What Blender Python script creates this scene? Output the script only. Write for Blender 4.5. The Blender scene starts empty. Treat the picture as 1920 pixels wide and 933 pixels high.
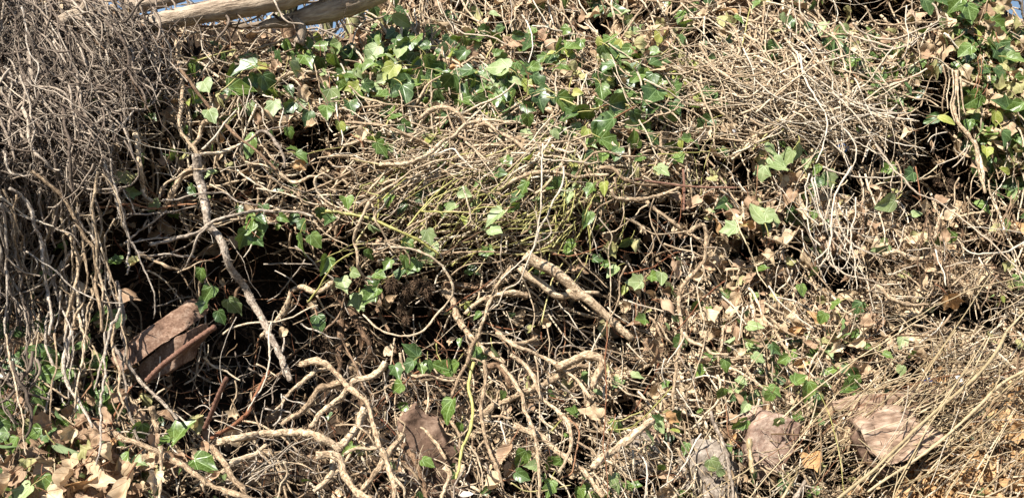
import bpy, math, random
import numpy as np
from mathutils import Vector, Matrix

R = math.radians
# ------------------------------------------------------------------ camera, sky, sun, exposure
sc = bpy.context.scene
CAM_Z, PITCH, FPX = 1.15, R(-3.0), 1507.0
cd = bpy.data.cameras.new("camera"); cam = bpy.data.objects.new("camera", cd)
sc.collection.objects.link(cam); sc.camera = cam
cam.location = (0, 0, CAM_Z); cam.rotation_euler = (R(90) + PITCH, 0, 0)
cd.sensor_width = 36; cd.lens = 36 * FPX / 1920; cd.clip_start = .05; cd.clip_end = 2000

SUN_EL, SUN_AZ = 50.0, -42.0       # azimuth of the sun seen from the bank, degrees left of straight behind the viewer
w = bpy.data.worlds.new("World"); sc.world = w; w.use_nodes = True
nt = w.node_tree; nt.nodes.clear()
sky = nt.nodes.new("ShaderNodeTexSky"); sky.sky_type = 'NISHITA'; sky.sun_disc = False
sky.sun_elevation = R(SUN_EL); sky.sun_rotation = R(180 - SUN_AZ * -1)
sky.air_density = 1.0; sky.dust_density = .3; sky.ozone_density = 2.0
bg = nt.nodes.new("ShaderNodeBackground"); bg.inputs[1].default_value = .05
wo = nt.nodes.new("ShaderNodeOutputWorld")
nt.links.new(sky.outputs[0], bg.inputs[0]); nt.links.new(bg.outputs[0], wo.inputs[0])
sd = bpy.data.lights.new("sun", 'SUN'); sd.energy = 5.0; sd.angle = R(.53); sd.color = (1, .955, .87)
sun = bpy.data.objects.new("sun", sd); sc.collection.objects.link(sun)
az, el = R(SUN_AZ), R(SUN_EL)
to_sun = Vector((math.sin(az) * math.cos(el), -math.cos(az) * math.cos(el), math.sin(el)))
sun.rotation_euler = to_sun.to_track_quat('Z', 'Y').to_euler()
sun.location = to_sun * 12
sc.view_settings.view_transform = 'Standard'; sc.view_settings.look = 'None'
sc.view_settings.exposure = 1.38; sc.view_settings.gamma = 1
sc.render.engine = 'CYCLES'
sc.cycles.max_bounces = 6; sc.cycles.diffuse_bounces = 3; sc.cycles.transmission_bounces = 3

rng = np.random.default_rng(7)
random.seed(7)
col = sc.collection

# ------------------------------------------------------------------ the shape of the bank
# distance of the matted surface of the bank, tabulated along lines of sight from the path
CX = np.array([-900, -300, 150, 500, 960, 1400, 1750, 2300, 3000.])
CY = np.array([-400, -150, 0, 150, 300, 420, 560, 700, 933, 1200, 1600.])
CT = np.array([
 [3.3, 3.3, 3.4, 3.6, 3.6, 3.6, 3.5, 3.4, 3.4],
 [2.8, 2.9, 3.0, 3.2, 3.3, 3.3, 3.2, 3.1, 3.1],
 [2.3, 2.5, 2.75, 3.0, 3.05, 3.0, 2.9, 2.8, 2.7],
 [2.1, 2.3, 2.55, 2.75, 2.75, 2.75, 2.75, 2.6, 2.5],
 [2.0, 2.15, 2.42, 2.5, 2.42, 2.5, 2.65, 2.5, 2.4],
 [2.0, 2.1, 2.4, 2.42, 2.34, 2.42, 2.5, 2.4, 2.3],
 [2.0, 2.1, 2.38, 2.48, 2.38, 2.32, 2.3, 2.2, 2.1],
 [1.95, 2.05, 2.22, 2.36, 2.2, 2.14, 2.08, 2.0, 1.95],
 [1.75, 1.8, 1.85, 1.95, 1.9, 1.85, 1.8, 1.75, 1.7],
 [1.6, 1.6, 1.62, 1.65, 1.65, 1.62, 1.6, 1.6, 1.6],
 [1.42]*9])
def bil(X, Y, T, x, y):
    x = np.clip(np.asarray(x, float), X[0], X[-1] - 1e-6); y = np.clip(np.asarray(y, float), Y[0], Y[-1] - 1e-6)
    i = np.clip(np.searchsorted(X, x, 'right') - 1, 0, len(X) - 2); j = np.clip(np.searchsorted(Y, y, 'right') - 1, 0, len(Y) - 2)
    u = (x - X[i]) / (X[i+1] - X[i]); v = (y - Y[j]) / (Y[j+1] - Y[j])
    u = u*u*(3-2*u); 
    return (T[j, i]*(1-u)*(1-v) + T[j, i+1]*u*(1-v) + T[j+1, i]*(1-u)*v + T[j+1, i+1]*u*v)
NG = rng.normal(size=(24, 40)); NG2 = rng.normal(size=(60, 100)); NG3 = rng.normal(size=(120, 200)); NG4 = rng.normal(size=(40, 70))
def nz(T, s, x, y):
    X = np.arange(T.shape[1]) * s - 900; Y = np.arange(T.shape[0]) * s - 400
    return bil(X, Y, T, x, y)
def canopy(x, y):
    return bil(CX, CY, CT, x, y) + .035 * nz(NG, 110, x, y) + .018 * nz(NG2, 40, x, y)

GX = np.arange(12) * 160 + 80.; GY = np.arange(6) * 155.5 + 78
def grid(s): return np.array([[int(c) for c in l.split()] for l in s.strip().splitlines()], float)
HOL = grid("""
1 1 2 2 1 1 1 2 1 2 2 1
2 3 2 4 1 1 1 2 1 2 5 1
5 5 5 4 2 2 2 4 3 2 2 3
6 7 9 8 5 6 6 6 3 1 1 1
3 4 9 8 8 5 4 2 1 0 1 1
0 1 5 7 6 3 2 1 1 2 1 0""") / 9
SPOTS = [(1640, 22, 95, 26, 1), (1762, 240, 40, 100, 1.25), (1790, 350, 62, 42, 1.1), (1115, 50, 32, 18, .8), (390, 640, 110, 90, .8),
 (600, 262, 60, 35, .7), (1235, 205, 60, 28, .6), (1270, 425, 110, 45, .6), (820, 700, 80, 60, .7), (1110, 628, 110, 30, .7),
 (1190, 500, 90, 60, .6), (350, 500, 120, 50, .8), (520, 650, 90, 120, .7), (930, 65, 60, 16, .4), (1310, 60, 60, 22, .6), (450, 270, 30, 50, .4),
 (1790, 430, 30, 25, .7), (1650, 512, 25, 14, .6), (1630, 300, 40, 20, .5), (40, 130, 20, 60, .5), (680, 300, 60, 20, .4), (1480, 470, 45, 30, .6),
 (1150, 770, 60, 25, .6), (1350, 790, 40, 20, .4), (1560, 870, 30, 30, .6), (1430, 560, 50, 25, .5), (780, 610, 60, 60, .7), (1720, 700, 60, 14, .4), (1400, 320, 60, 20, .7)]
def hollow(x, y):
    x = np.asarray(x, float); y = np.asarray(y, float)
    h = bil(GX, GY, HOL, x, y) + .8 * np.clip(nz(NG4, 62, x, y) - .55, 0, 1) * (x > 260)
    for cx, cy, sx, sy, a in SPOTS:
        h = h + a * np.exp(-((x-cx)/sx)**2 - ((y-cy)/sy)**2)
    return np.clip(h, 0, 1.25)
def soil(x, y):
    return canopy(x, y) + .07 + .42 * hollow(x, y) + .02 * nz(NG3, 18, x, y)
cp, sp = math.cos(PITCH), math.sin(PITCH)
def world(x, y, d):
    """point at distance d (along the level line of sight) in direction (x, y)"""
    x = np.asarray(x, float); y = np.asarray(y, float); d = np.asarray(d, float)
    X = (x - 960) / FPX * d; U = (466.5 - y) / FPX * d
    return np.stack([X + 0*d, d * cp - U * sp, CAM_Z + d * sp + U * cp], -1)
def at(x, y, off=0.): return world(x, y, canopy(x, y) - off)

# ------------------------------------------------------------------ mesh helpers
def mesh_from(name, V, F, attrs=None, mats=(), smooth=True):
    """F: list of (n, k) index arrays"""
    me = bpy.data.meshes.new(name)
    V = np.ascontiguousarray(V, np.float32).reshape(-1, 3)
    loops = np.concatenate([f.ravel() for f in F]).astype(np.int32)
    tot = np.concatenate([np.full(len(f), f.shape[1], np.int32) for f in F])
    start = np.concatenate([[0], np.cumsum(tot)[:-1]]).astype(np.int32)
    me.vertices.add(len(V)); me.vertices.foreach_set('co', V.ravel())
    me.loops.add(len(loops)); me.loops.foreach_set('vertex_index', loops)
    me.polygons.add(len(tot)); me.polygons.foreach_set('loop_start', start); me.polygons.foreach_set('loop_total', tot)
    me.update(calc_edges=True)
    for k, a in (attrs or {}).items():
        a = np.ascontiguousarray(a, np.float32)
        if a.ndim == 1:
            at_ = me.attributes.new(k, 'FLOAT', 'POINT'); at_.data.foreach_set('value', a)
        else:
            at_ = me.attributes.new(k, 'FLOAT_VECTOR', 'POINT'); at_.data.foreach_set('vector', a.ravel())
    me.polygons.foreach_set('use_smooth', np.full(len(tot), smooth))
    for m in mats: me.materials.append(m)
    me.validate()
    return me
def obj(name, me, parent=None, label=None, cat=None, group=None, kind=None):
    o = bpy.data.objects.new(name, me); col.objects.link(o)
    if parent: o.parent = parent
    if label: o['label'] = label
    if cat: o['category'] = cat
    if group: o['group'] = group
    if kind: o['kind'] = kind
    return o
def empty(name, loc, label, cat, group=None):
    o = obj(name, None, None, label, cat, group); o.location = loc; return o

def tubes(P, Rd, S, tint=None, cap=True):
    """P (N,K,3) centre lines, Rd (N,K) radii -> V, F, tint"""
    N, K, _ = P.shape
    T = np.gradient(P, axis=1); T /= np.linalg.norm(T, axis=2, keepdims=True) + 1e-9
    ref = np.array([.31, -.9, .29]); ref = np.broadcast_to(ref, T.shape)
    A = np.cross(T, ref); A /= np.linalg.norm(A, axis=2, keepdims=True) + 1e-6
    B = np.cross(T, A)
    a = np.arange(S) * 2 * np.pi / S
    V = P[:, :, None] + Rd[:, :, None, None] * (np.cos(a)[None, None, :, None] * A[:, :, None] + np.sin(a)[None, None, :, None] * B[:, :, None])
    idx = np.arange(N * K * S).reshape(N, K, S)
    q = np.stack([idx[:, :-1], np.roll(idx[:, :-1], -1, 2), np.roll(idx[:, 1:], -1, 2), idx[:, 1:]], -1).reshape(-1, 4)
    F = [q]
    if cap and S > 3:
        F += [idx[:, 0, ::-1].reshape(-1, S), idx[:, -1].reshape(-1, S)]
    t = np.repeat(tint if tint is not None else np.full(N, .5), K * S)
    seg = np.linalg.norm(np.diff(P, axis=1), axis=2); L = np.concatenate([np.zeros((N, 1)), np.cumsum(seg, 1)], 1)
    along = np.stack([np.broadcast_to(np.cos(a), (N, K, S)), np.broadcast_to(np.sin(a), (N, K, S)), np.repeat(L[:, :, None], S, 2)], -1)
    return V.reshape(-1, 3), F, t, along.reshape(-1, 3)
def merge(parts):
    V, F, T, A = [], {}, [], []
    n = 0
    for v, f, t, a in parts:
        V.append(v); T.append(t); A.append(a)
        for q in f: F.setdefault(q.shape[1], []).append(q + n)
        n += len(v)
    return np.concatenate(V), [np.concatenate(x) for x in F.values()], np.concatenate(T), np.concatenate(A)
def tube_mesh(name, parts, mat):
    V, F, T, A = merge(parts)
    return mesh_from(name, V, F, {'tint': T, 'lc': A}, [mat])

# ------------------------------------------------------------------ materials
def srgb(c): return tuple(((v/255/12.92) if v/255 <= .04045 else ((v/255+.055)/1.055)**2.4) for v in c) + (1,)
class NB:
    def __init__(s, name):
        s.m = bpy.data.materials.new(name); s.m.use_nodes = True; s.t = s.m.node_tree; s.t.nodes.clear()
        s.out = s.n('ShaderNodeOutputMaterial')
    def n(s, ty, **k):
        x = s.t.nodes.new(ty)
        for a, b in k.items(): setattr(x, a, b)
        return x
    def l(s, a, b): s.t.links.new(a, b)
    def v(s, node, i, val):
        if hasattr(val, 'is_linked') or hasattr(val, 'links'): s.l(val, node.inputs[i])
        else: node.inputs[i].default_value = val
    def math(s, op, a, b=0., c=None, clamp=False):
        x = s.n('ShaderNodeMath', operation=op, use_clamp=clamp); s.v(x, 0, a); s.v(x, 1, b)
        if c is not None: s.v(x, 2, c)
        return x.outputs[0]
    def ramp(s, fac, stops):
        x = s.n('ShaderNodeValToRGB'); e = x.color_ramp.elements
        while len(e) < len(stops): e.new(.5)
        for i, (p, c) in enumerate(stops): e[i].position = p; e[i].color = c if len(c) == 4 else (*c, 1)
        s.l(fac, x.inputs[0]); return x.outputs[0]
    def mix(s, fac, a, b, mode='MIX'):
        x = s.n('ShaderNodeMix', data_type='RGBA', blend_type=mode)
        s.v(x, 0, fac); s.v(x, 6, a); s.v(x, 7, b); return x.outputs[2]
    def attr(s, name, o='Fac'): return s.n('ShaderNodeAttribute', attribute_name=name).outputs[o]
    def noise(s, vec, scale, detail=3, rough=.6, o=0):
        x = s.n('ShaderNodeTexNoise'); x.inputs['Scale'].default_value = scale; x.inputs['Detail'].default_value = detail
        x.inputs['Roughness'].default_value = rough
        if vec is not None: s.l(vec, x.inputs['Vector'])
        return x.outputs[o]
    def pos(s): return s.n('ShaderNodeNewGeometry').outputs['Position']
    def bump(s, h, st, dist=.002):
        x = s.n('ShaderNodeBump'); x.inputs['Strength'].default_value = st; x.inputs['Distance'].default_value = dist
        s.l(h, x.inputs['Height']); return x.outputs[0]
    def finish(s, color, rough=.8, normal=None, spec=.3, transl=0, tcol=None):
        p = s.n('ShaderNodeBsdfPrincipled'); s.v(p, 'Base Color', color); s.v(p, 'Roughness', rough)
        p.inputs['Specular IOR Level'].default_value = spec
        if normal is not None: s.l(normal, p.inputs['Normal'])
        if transl:
            t = s.n('ShaderNodeBsdfTranslucent'); s.v(t, 0, tcol if tcol is not None else color)
            mx = s.n('ShaderNodeMixShader'); mx.inputs[0].default_value = transl
            s.l(p.outputs[0], mx.inputs[1]); s.l(t.outputs[0], mx.inputs[2]); s.l(mx.outputs[0], s.out.inputs[0])
        else: s.l(p.outputs[0], s.out.inputs[0])
        return s.m
def stemmat(name, stops, mottle=.85, rough=.85, bump=1., spec=.25, scale=70):
    b = NB(name); lc = b.attr('lc', 'Vector'); tint = b.attr('tint')
    orand = b.n('ShaderNodeObjectInfo').outputs['Random']
    mp = b.n('ShaderNodeMapping'); mp.inputs['Scale'].default_value = (1.2, 1.2, scale); b.l(lc, mp.inputs[0])
    n1 = b.noise(mp.outputs[0], 1.6, 4); n2 = b.noise(b.pos(), 55, 3)
    f = b.math('ADD', b.math('MULTIPLY', b.math('SUBTRACT', n2, .5), mottle * 1.5), b.math('ADD', tint, b.math('MULTIPLY', b.math('SUBTRACT', orand, .5), .25)), clamp=True)
    c = b.ramp(f, [(i / (len(stops) - 1), s) for i, s in enumerate(stops)])
    dk = b.ramp(n1, [(.36, (.26, .22, .19)), (.50, (.80, .77, .73)), (.60, (1.15, 1.14, 1.12))])
    c = b.mix(mottle, c, b.mix(1., c, dk, 'MULTIPLY'))
    return b.finish(c, rough, b.bump(b.math('ADD', n1, b.math('MULTIPLY', n2, .6)), bump, .004), spec)
TAN = [(.17, .115, .07), (.37, .27, .175), (.55, .43, .295), (.68, .58, .44)]
M = {}
M['t'] = stemmat('tan_bark', TAN)
M['g'] = stemmat('grey_bark', [(.13, .10, .08), (.29, .235, .185), (.46, .39, .32), (.58, .52, .45)])
M['b'] = stemmat('brown_bark', [(.055, .034, .022), (.14, .085, .05), (.24, .155, .095), (.34, .24, .16)])
M['w'] = stemmat('bleached_twig', [(.30, .225, .16), (.47, .375, .28), (.60, .515, .40), (.70, .62, .52)], .3)
M['y'] = stemmat('green_shoot_bark', [(.13, .12, .03), (.27, .25, .07), (.38, .35, .12), (.45, .37, .2)], .35, .5, .3, .4)
M['o'] = stemmat('olive_cane', [(.15, .105, .055), (.27, .205, .11), (.40, .31, .185), (.52, .43, .29)], .35, .45, .3, .45)
M['r'] = stemmat('reddish_twig', [(.10, .035, .02), (.22, .09, .045), (.34, .17, .09), (.44, .27, .16)], .35)
M['root'] = stemmat('fine_root', [(.075, .055, .04), (.20, .15, .115), (.38, .305, .235), (.66, .56, .45)], .4)
M['fine'] = stemmat('dry_straw', [(.12, .07, .035), (.29, .195, .11), (.46, .345, .215), (.62, .52, .36)], .3)
M['iron'] = stemmat('rusty_iron', [(.06, .03, .02), (.15, .07, .045), (.24, .13, .09), (.33, .22, .17)], .6, .75, .8, .3, 400)

def leafmat(name, stops, vein, rough, transl, dead=False, under=None):
    b = NB(name); lc = b.attr('lc', 'Vector'); tint = b.attr('tint')
    orand = b.n('ShaderNodeObjectInfo').outputs['Random']
    sx = b.n('ShaderNodeSeparateXYZ'); b.l(lc, sx.inputs[0]); x, y = sx.outputs[0], sx.outputs[1]
    ax = b.math('ABSOLUTE', x); yy = b.math('SUBTRACT', y, .03)
    ds = None
    for ang in (90, 48, 8):
        c, s_ = math.cos(R(ang)), math.sin(R(ang))
        d = b.math('ABSOLUTE', b.math('SUBTRACT', b.math('MULTIPLY', ax, s_), b.math('MULTIPLY', yy, c)))
        ds = d if ds is None else b.math('MINIMUM', ds, d)
    vm = b.math('SUBTRACT', 1., b.math('DIVIDE', ds, .028), clamp=True)
    f2 = b.n('ShaderNodeTexVoronoi', feature='DISTANCE_TO_EDGE'); f2.inputs['Scale'].default_value = 8; b.l(lc, f2.inputs[0])
    fine = b.math('SUBTRACT', 1., b.math('DIVIDE', f2.outputs[0], .07), clamp=True)
    n = b.noise(lc, 3.2, 4); n2 = b.noise(b.pos(), 40, 3)
    f = b.math('ADD', b.math('MULTIPLY', b.math('SUBTRACT', b.math('ADD', n, n2), 1.), .9), b.math('ADD', b.math('MULTIPLY', tint, .6), b.math('MULTIPLY', orand, .4)), clamp=True)
    c = b.ramp(f, [(i / (len(stops) - 1), s) for i, s in enumerate(stops)])
    c = b.mix(b.math('MULTIPLY', b.math('MAXIMUM', vm, b.math('MULTIPLY', fine, .45)), .88), c, (*vein, 1))
    spots = b.ramp(b.noise(lc, 9, 2), [(.68, (0, 0, 0)), (.74, (1, 1, 1))])
    c = b.mix(b.math('MULTIPLY', spots, .55), c, (.16, .09, .035, 1))
    if under:
        bf = b.n('ShaderNodeNewGeometry').outputs['Backfacing']
        c = b.mix(bf, c, b.mix(.3, (*under, 1), c))
    h = b.math('ADD', b.math('MULTIPLY', vm, -.8), b.math('MULTIPLY', n, .8))
    return b.finish(c, rough, b.bump(h, .5, .0015), .45 if not dead else .2, transl, b.mix(.5, c, (.24, .34, .03, 1) if not dead else (.4, .22, .1, 1)))
LM = {
 'd': leafmat('dark_ivy_leaf', [(.017, .036, .008), (.032, .062, .013), (.065, .11, .026)], (.17, .25, .10), .38, .12, under=(.17, .25, .10)),
 'm': leafmat('green_ivy_leaf', [(.036, .068, .010), (.072, .118, .018), (.14, .19, .037)], (.30, .42, .16), .36, .25, under=(.22, .32, .13)),
 'p': leafmat('pale_ivy_leaf', [(.10, .145, .045), (.18, .235, .085), (.29, .33, .155)], (.42, .48, .27), .5, .22, under=(.3, .38, .2)),
 'y': leafmat('yellow_green_ivy_leaf', [(.12, .16, .02), (.24, .27, .045), (.38, .34, .09)], (.5, .5, .2), .45, .3, under=(.35, .4, .15)),
 'o': leafmat('olive_dry_leaf', [(.13, .13, .045), (.26, .25, .10), (.40, .36, .19)], (.42, .36, .2), .6, .15, True),
 'b': leafmat('brown_dead_leaf', [(.13, .075, .045), (.28, .18, .11), (.44, .31, .21)], (.42, .29, .18), .65, .12, True),
 't': leafmat('tan_dead_leaf', [(.26, .175, .105), (.47, .355, .225), (.64, .53, .38)], (.35, .23, .13), .65, .14, True),
 'n': leafmat('orange_dead_leaf', [(.22, .115, .05), (.40, .235, .11), (.56, .38, .21)], (.5, .3, .13), .6, .18, True),
}
# ------------------------------------------------------------------ traced stems: colour, radius, optional height over the mat in cm, course
# coordinates are thirds of a photo pixel inside the tile that heads each block
STEMS = {
(0,0): """
b 12 9 800,130 860,220 960,340 1050,430 1140,560 1220,660 1330,760 1440,850 1560,960
t 14 5 1010,230 1005,330 1020,480 1010,600 1010,720 1060,800 1100,850 1120,950
w 5 13 210,640 330,690 480,715 620,740 720,790 860,830 1000,855 1130,870
t 12 7 1130,865 1250,860 1340,820 1440,760 1500,745
w 10 8 1130,840 1190,780 1260,700 1330,630
t 16 5 1180,680 1140,690 1110,780 1080,840
r 5 10 1040,80 1150,70 1240,90 1290,180 1300,290
w 5 8 1120,100 1130,230 1160,310 1200,350
g 7 14 0,650 150,640 300,620 450,610 620,570 780,540
t 8 15 60,620 160,670 270,730 380,790 540,785
g 8 20 130,40 150,150 150,230 180,310 220,380 190,480 200,560
g 7 20 330,180 370,270 410,360 450,410 500,470
g 9 18 20,360 60,430 50,540 55,620
w 5 6 740,100 620,130 540,120 440,100
t 18 3 760,760 780,870 790,960 800,1030 820,1100 862,1128
t 10 6 1330,80 1250,120 1170,160 1060,200 1000,215
t 8 6 930,130 990,200 1010,240
r 5 5 1130,120 1180,160 1210,120
t 7 6 1180,170 1240,180 1280,240
g 6 16 250,20 270,120 330,210 350,330 420,430
g 7 16 0,500 120,540 230,560 330,610
g 6 15 560,60 660,190 760,330 850,480 900,600
g 6 15 640,20 730,180 810,260 880,400 960,540
b 6 14 450,140 560,250 700,400 800,560 850,640
w 6 18 0,430 60,500 170,590 250,640
""",
(1,0): """
t 6 8 260,220 300,290 330,370 340,450 370,530
t 12 5 120,460 200,410 330,405 460,415 600,430
w 8 8 30,530 110,550 150,610 140,700 145,760
w 7 8 0,560 40,620 40,690 70,740
t 6 6 180,690 300,620 410,575 510,570
t 8 8 520,480 600,550 700,580 830,590 940,610
t 6 8 940,610 990,560 1000,510 1060,500
t 15 7 910,670 970,630 1040,605 1110,620 1160,680 1200,720 1300,700 1360,740 1440,780 1510,850
t 14 8 700,930 860,920 960,870 1050,800 1130,760 1190,700 1300,680 1440,690
w 9 7 980,890 1060,850 1110,840 1150,880 1210,933 1290,990
w 7 6 1040,10 1060,80 1100,150 1110,200
w 8 7 1110,155 1180,190 1320,205 1440,265
t 5 6 500,690 530,650 545,590 545,560
w 5 6 400,130 480,90 560,65
w 6 6 160,285 240,340 260,370
w 5 6 410,400 415,520
g 12 8 0,760 50,740 110,800 150,870 160,950
w 6 7 320,640 370,650 410,700
t 7 5 620,560 660,620 690,650
r 5 6 530,760 590,800 620,860
t 9 5 1180,800 1240,860 1290,900 1290,960
t 8 6 690,860 780,800 880,760 980,740
w 6 6 770,820 790,900 760,960
t 7 5 350,890 480,880 600,860 720,850
w 6 7 890,60 900,160 880,190
""",
(2,0): """
w 6 6 180,260 250,235 350,230 470,235
t 5 7 200,520 220,430 280,360 350,330
y 8 9 190,550 300,565 370,600 480,605 530,590
y 6 7 360,350 330,450 320,540
t 8 6 860,300 950,265 1060,260 1200,270
w 11 7 1040,370 1060,440 1075,520
t 7 5 1150,530 1220,490 1300,480
w 8 7 720,520 730,570 700,640
t 5 7 500,340 540,410 570,490
w 4 6 1440,30 1420,120 1380,220
t 5 5 960,0 1050,50 1120,90
t 5 5 740,750 860,745 1000,760
y 5 8 820,870 960,860 1150,845 1280,830 1440,790 1560,700
w 8 8 130,790 170,860 165,950
w 9 8 0,850 110,870 220,900 330,910 440,915
t 8 6 540,860 620,880 730,870 800,880
w 7 6 790,600 850,640 960,600 1010,640
w 6 5 0,295 130,295 240,300
t 6 6 970,800 1080,760 1090,690
t 9 5 600,720 660,680 700,560
w 8 6 1180,760 1280,720 1330,600
w 7 6 1000,560 1100,600 1240,560 1380,540
t 8 5 940,500 1050,470 1150,400 1260,390
""",
(3,0): """
w 5 8 130,0 160,100 160,190 180,230
w 8 8 170,0 190,80 240,120 330,140 400,120
w 10 10 480,130 510,170 570,200 640,220 720,215 800,190 900,150 960,110 950,60 920,20
w 9 9 400,125 450,190 520,220 600,240 700,260 800,240 880,190
w 9 9 550,200 600,265 680,275 760,270 820,240
t 8 8 550,40 570,90 600,130 700,140 820,130 940,130 1040,120
w 7 11 790,30 770,100 790,200 780,280 750,330
w 7 8 450,190 510,260 560,320
r 5 10 470,400 520,450 600,470 720,450 860,415
t 8 8 930,320 1000,360 1060,410
t 8 8 990,360 1000,450 990,540 990,640
t 7 8 1010,370 1022,450 1010,540 1012,620
t 8 9 1035,390 1040,500 1022,590 1050,690
t 13 8 1055,400 1050,500 1040,580 1070,700 1110,740 1150,790 1180,860 1200,980 1220,1085
t 8 9 1085,430 1095,560 1112,650
t 7 9 1070,420 1072,540 1090,680
t 12 8 1160,790 1180,870 1200,960 1212,1060
w 7 8 1110,830 1080,870 1000,910 940,933
w 8 9 1130,820 1080,900 1040,940
w 7 9 300,520 420,540 520,590 640,620 830,650
w 7 9 380,690 500,650 640,640 810,640
w 8 10 440,580 560,620 700,655 820,675
w 6 9 260,430 380,520 560,600 700,625
t 6 9 100,270 80,370 50,480 0,530
w 9 12 180,310 210,440 280,560 340,660 320,780 300,860 280,930
w 9 11 300,340 360,430 370,520 440,590 520,680 600,800 650,850
w 8 11 330,650 440,740 490,830 480,960
w 7 10 370,660 460,770 560,830 640,880 700,940
t 7 8 600,680 680,710 730,770 830,820
r 4 10 1180,320 1190,400 1160,490 1140,520
r 4 10 1200,320 1195,420 1175,520 1160,560
w 6 8 -20,780 80,700 160,640
b 8 9 300,250 315,300 300,400
w 9 10 40,560 160,520 260,560 330,600
w 7 9 120,240 220,280 320,300 410,270
w 8 9 160,560 100,660 30,730
w 7 9 200,690 330,740 400,690 560,650
w 6 9 300,760 420,860 470,933
t 5 7 700,80 760,40 830,10
t 6 7 860,600 900,480 920,420
w 6 6 1010,740 930,760 900,800
w 5 7 950,720 940,800 910,860
""",
(0,1): """
g 11 20 0,210 30,330 40,450 40,560 40,700 30,830 30,960
g 12 18 60,120 130,170 170,230 190,330 230,420 240,560 260,680 280,800 285,960
t 13 19 180,30 250,90 330,160 400,260 440,340 480,420 520,480 540,600 540,700 570,800 575,930
t 9 17 480,290 540,380 570,460 590,540 590,650 600,740 580,800
t 9 18 580,40 630,110 660,180 690,250 690,340
g 8 22 150,480 240,540 330,610 420,690 520,740 620,770 690,780
g 10 16 130,400 140,500 130,600 120,700
t 12 16 330,350 380,390 420,470 440,560 430,680 390,790 360,930
t 11 15 460,380 480,520 490,640 470,760 430,840 410,940
g 8 18 240,320 330,360 400,390 450,430
w 9 20 0,170 80,230 170,290 300,350
g 8 17 0,250 100,270 170,300 240,330
g 9 14 220,440 300,600 320,700 350,800
g 8 15 340,700 330,850 300,950
r 10 4 560,225 700,215 820,230 900,235 1010,220 1110,215
g 26-20 6 1110,-60 1120,40 1130,110 1150,220 1170,320 1220,380 1260,470 1300,570 1350,650 1400,720 1450,820 1520,953 1560,1033 1600,1120 1635,1210
t 20 3 1090,10 1030,60 970,150 920,230 870,300
g 12 9 840,440 950,420 1060,390 1170,340 1220,310 1330,280 1440,250 1520,250 1670,265 1760,285
g 11 8 1180,340 1120,400 1080,500 1040,570 1000,600
t 12 9 760,490 850,520 950,560 1030,590
g 11 6 820,505 950,500 1060,510 1100,515
g 10 5 640,300 740,280 850,265 940,270 1020,240 1110,225
t 11 7 890,170 920,110 990,60 1080,30 1150,25
g 9 8 910,190 1000,180 1100,160 1200,150 1270,150 1330,200 1440,215
g 10 4 700,440 800,360 880,300 940,260
t 8 10 1000,600 1080,560 1150,530 1200,530
t 4 11 1100,560 1100,650 1115,740
t 4 11 1155,540 1165,640 1190,680
g 9 3 700,450 850,410 980,400 1080,380
g 10 2 830,560 940,500 1060,440 1130,400
g 7 3 800,340 830,300 840,380 870,280
b 6 5 1200,440 1100,520 1010,600
t 9 5 1180,100 1280,150 1300,200
g 5 -6 950,690 985,690 985,750
g 7 -8 860,800 960,760 1080,730
b 12 0 1390,640 1330,700 1320,800 1280,933
""",
(1,1): """
t 11 9 440,85 380,50 335,70 335,130 370,170 430,220 480,240 540,270
t 10 7 70,60 150,110 230,150 260,200 300,220
t 10 8 100,250 230,260 310,285 340,320 380,370 450,415 520,445
y 12 12 390,255 490,265 600,285 700,320 800,365 900,410 960,450 1040,500
t 12 13 640,200 600,270 570,340 550,420 570,490 570,560 600,620 630,670
t 11 9 640,190 700,140 800,90 900,20 1000,-20 1120,-30
t 9 11 650,210 670,300 710,380 750,440 820,455 860,500 865,560
t 11 14 760,450 900,480 960,500 1040,560 1100,640 1110,710 1060,780 1000,850 940,930 860,955 780,950 700,920 600,830
t 9 13 1170,120 1190,200 1200,300 1150,355
y 9 12 290,770 340,700 400,600 470,530 550,490
y 8 10 930,255 1050,260 1180,250 1350,230
g 7 5 40,548 200,548 340,548
t 14-19 -4>8 20,960 90,890 150,820 180,760 200,700 250,680 330,710 390,700 435,655
b 10 5 390,920 460,850 500,740 530,640 540,560
g 6 4 280,530 230,600 180,660 120,720 60,760
t 5 7 200,890 300,840 450,760
t 15 6 1180,830 1280,760 1380,720 1440,710 1530,740
w 14 8 1440,560 1360,680 1300,800 1260,933
t 23 3 1050,700 1100,760 1130,850 1190,933 1250,1010 1330,1060 1400,1100
b 23 -2 1060,670 1200,680 1320,670
t 8 7 1090,610 1220,550 1340,545 1420,520
y 7 9 930,260 1020,180 1160,110
y 7 9 1240,170 1340,140 1440,60
b 8 6 1050,500 1150,430 1250,380 1440,300
t 9 7 1050,490 1200,480 1440,490
w 4 8 80,930 90,850 110,815 150,885
t 11 2 340,730 380,800 440,870
b 12 0 680,800 720,880 750,933
b 24 -3 470,740 540,840 590,933 630,990 655,1060
t 8 9 0,120 150,150 300,210 420,215
t 12 6 130,40 230,90 300,60 380,60
t 9 8 660,190 800,130 900,60 1010,0
t 8 7 960,290 1080,260 1300,270
t 10 6 840,350 960,290 1080,160
t 8 5 560,440 700,440 800,460
t 7 9 660,500 740,460 820,400 920,330
t 9 5 1180,60 1100,140 1040,110
y 6 10 650,100 580,130 700,170
y 5 8 970,440 1000,350 1100,330 1080,340
w 7 9 1380,380 1380,520 1380,600 1300,680
r 6 7 1070,820 1200,730 1330,640

""",
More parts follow.
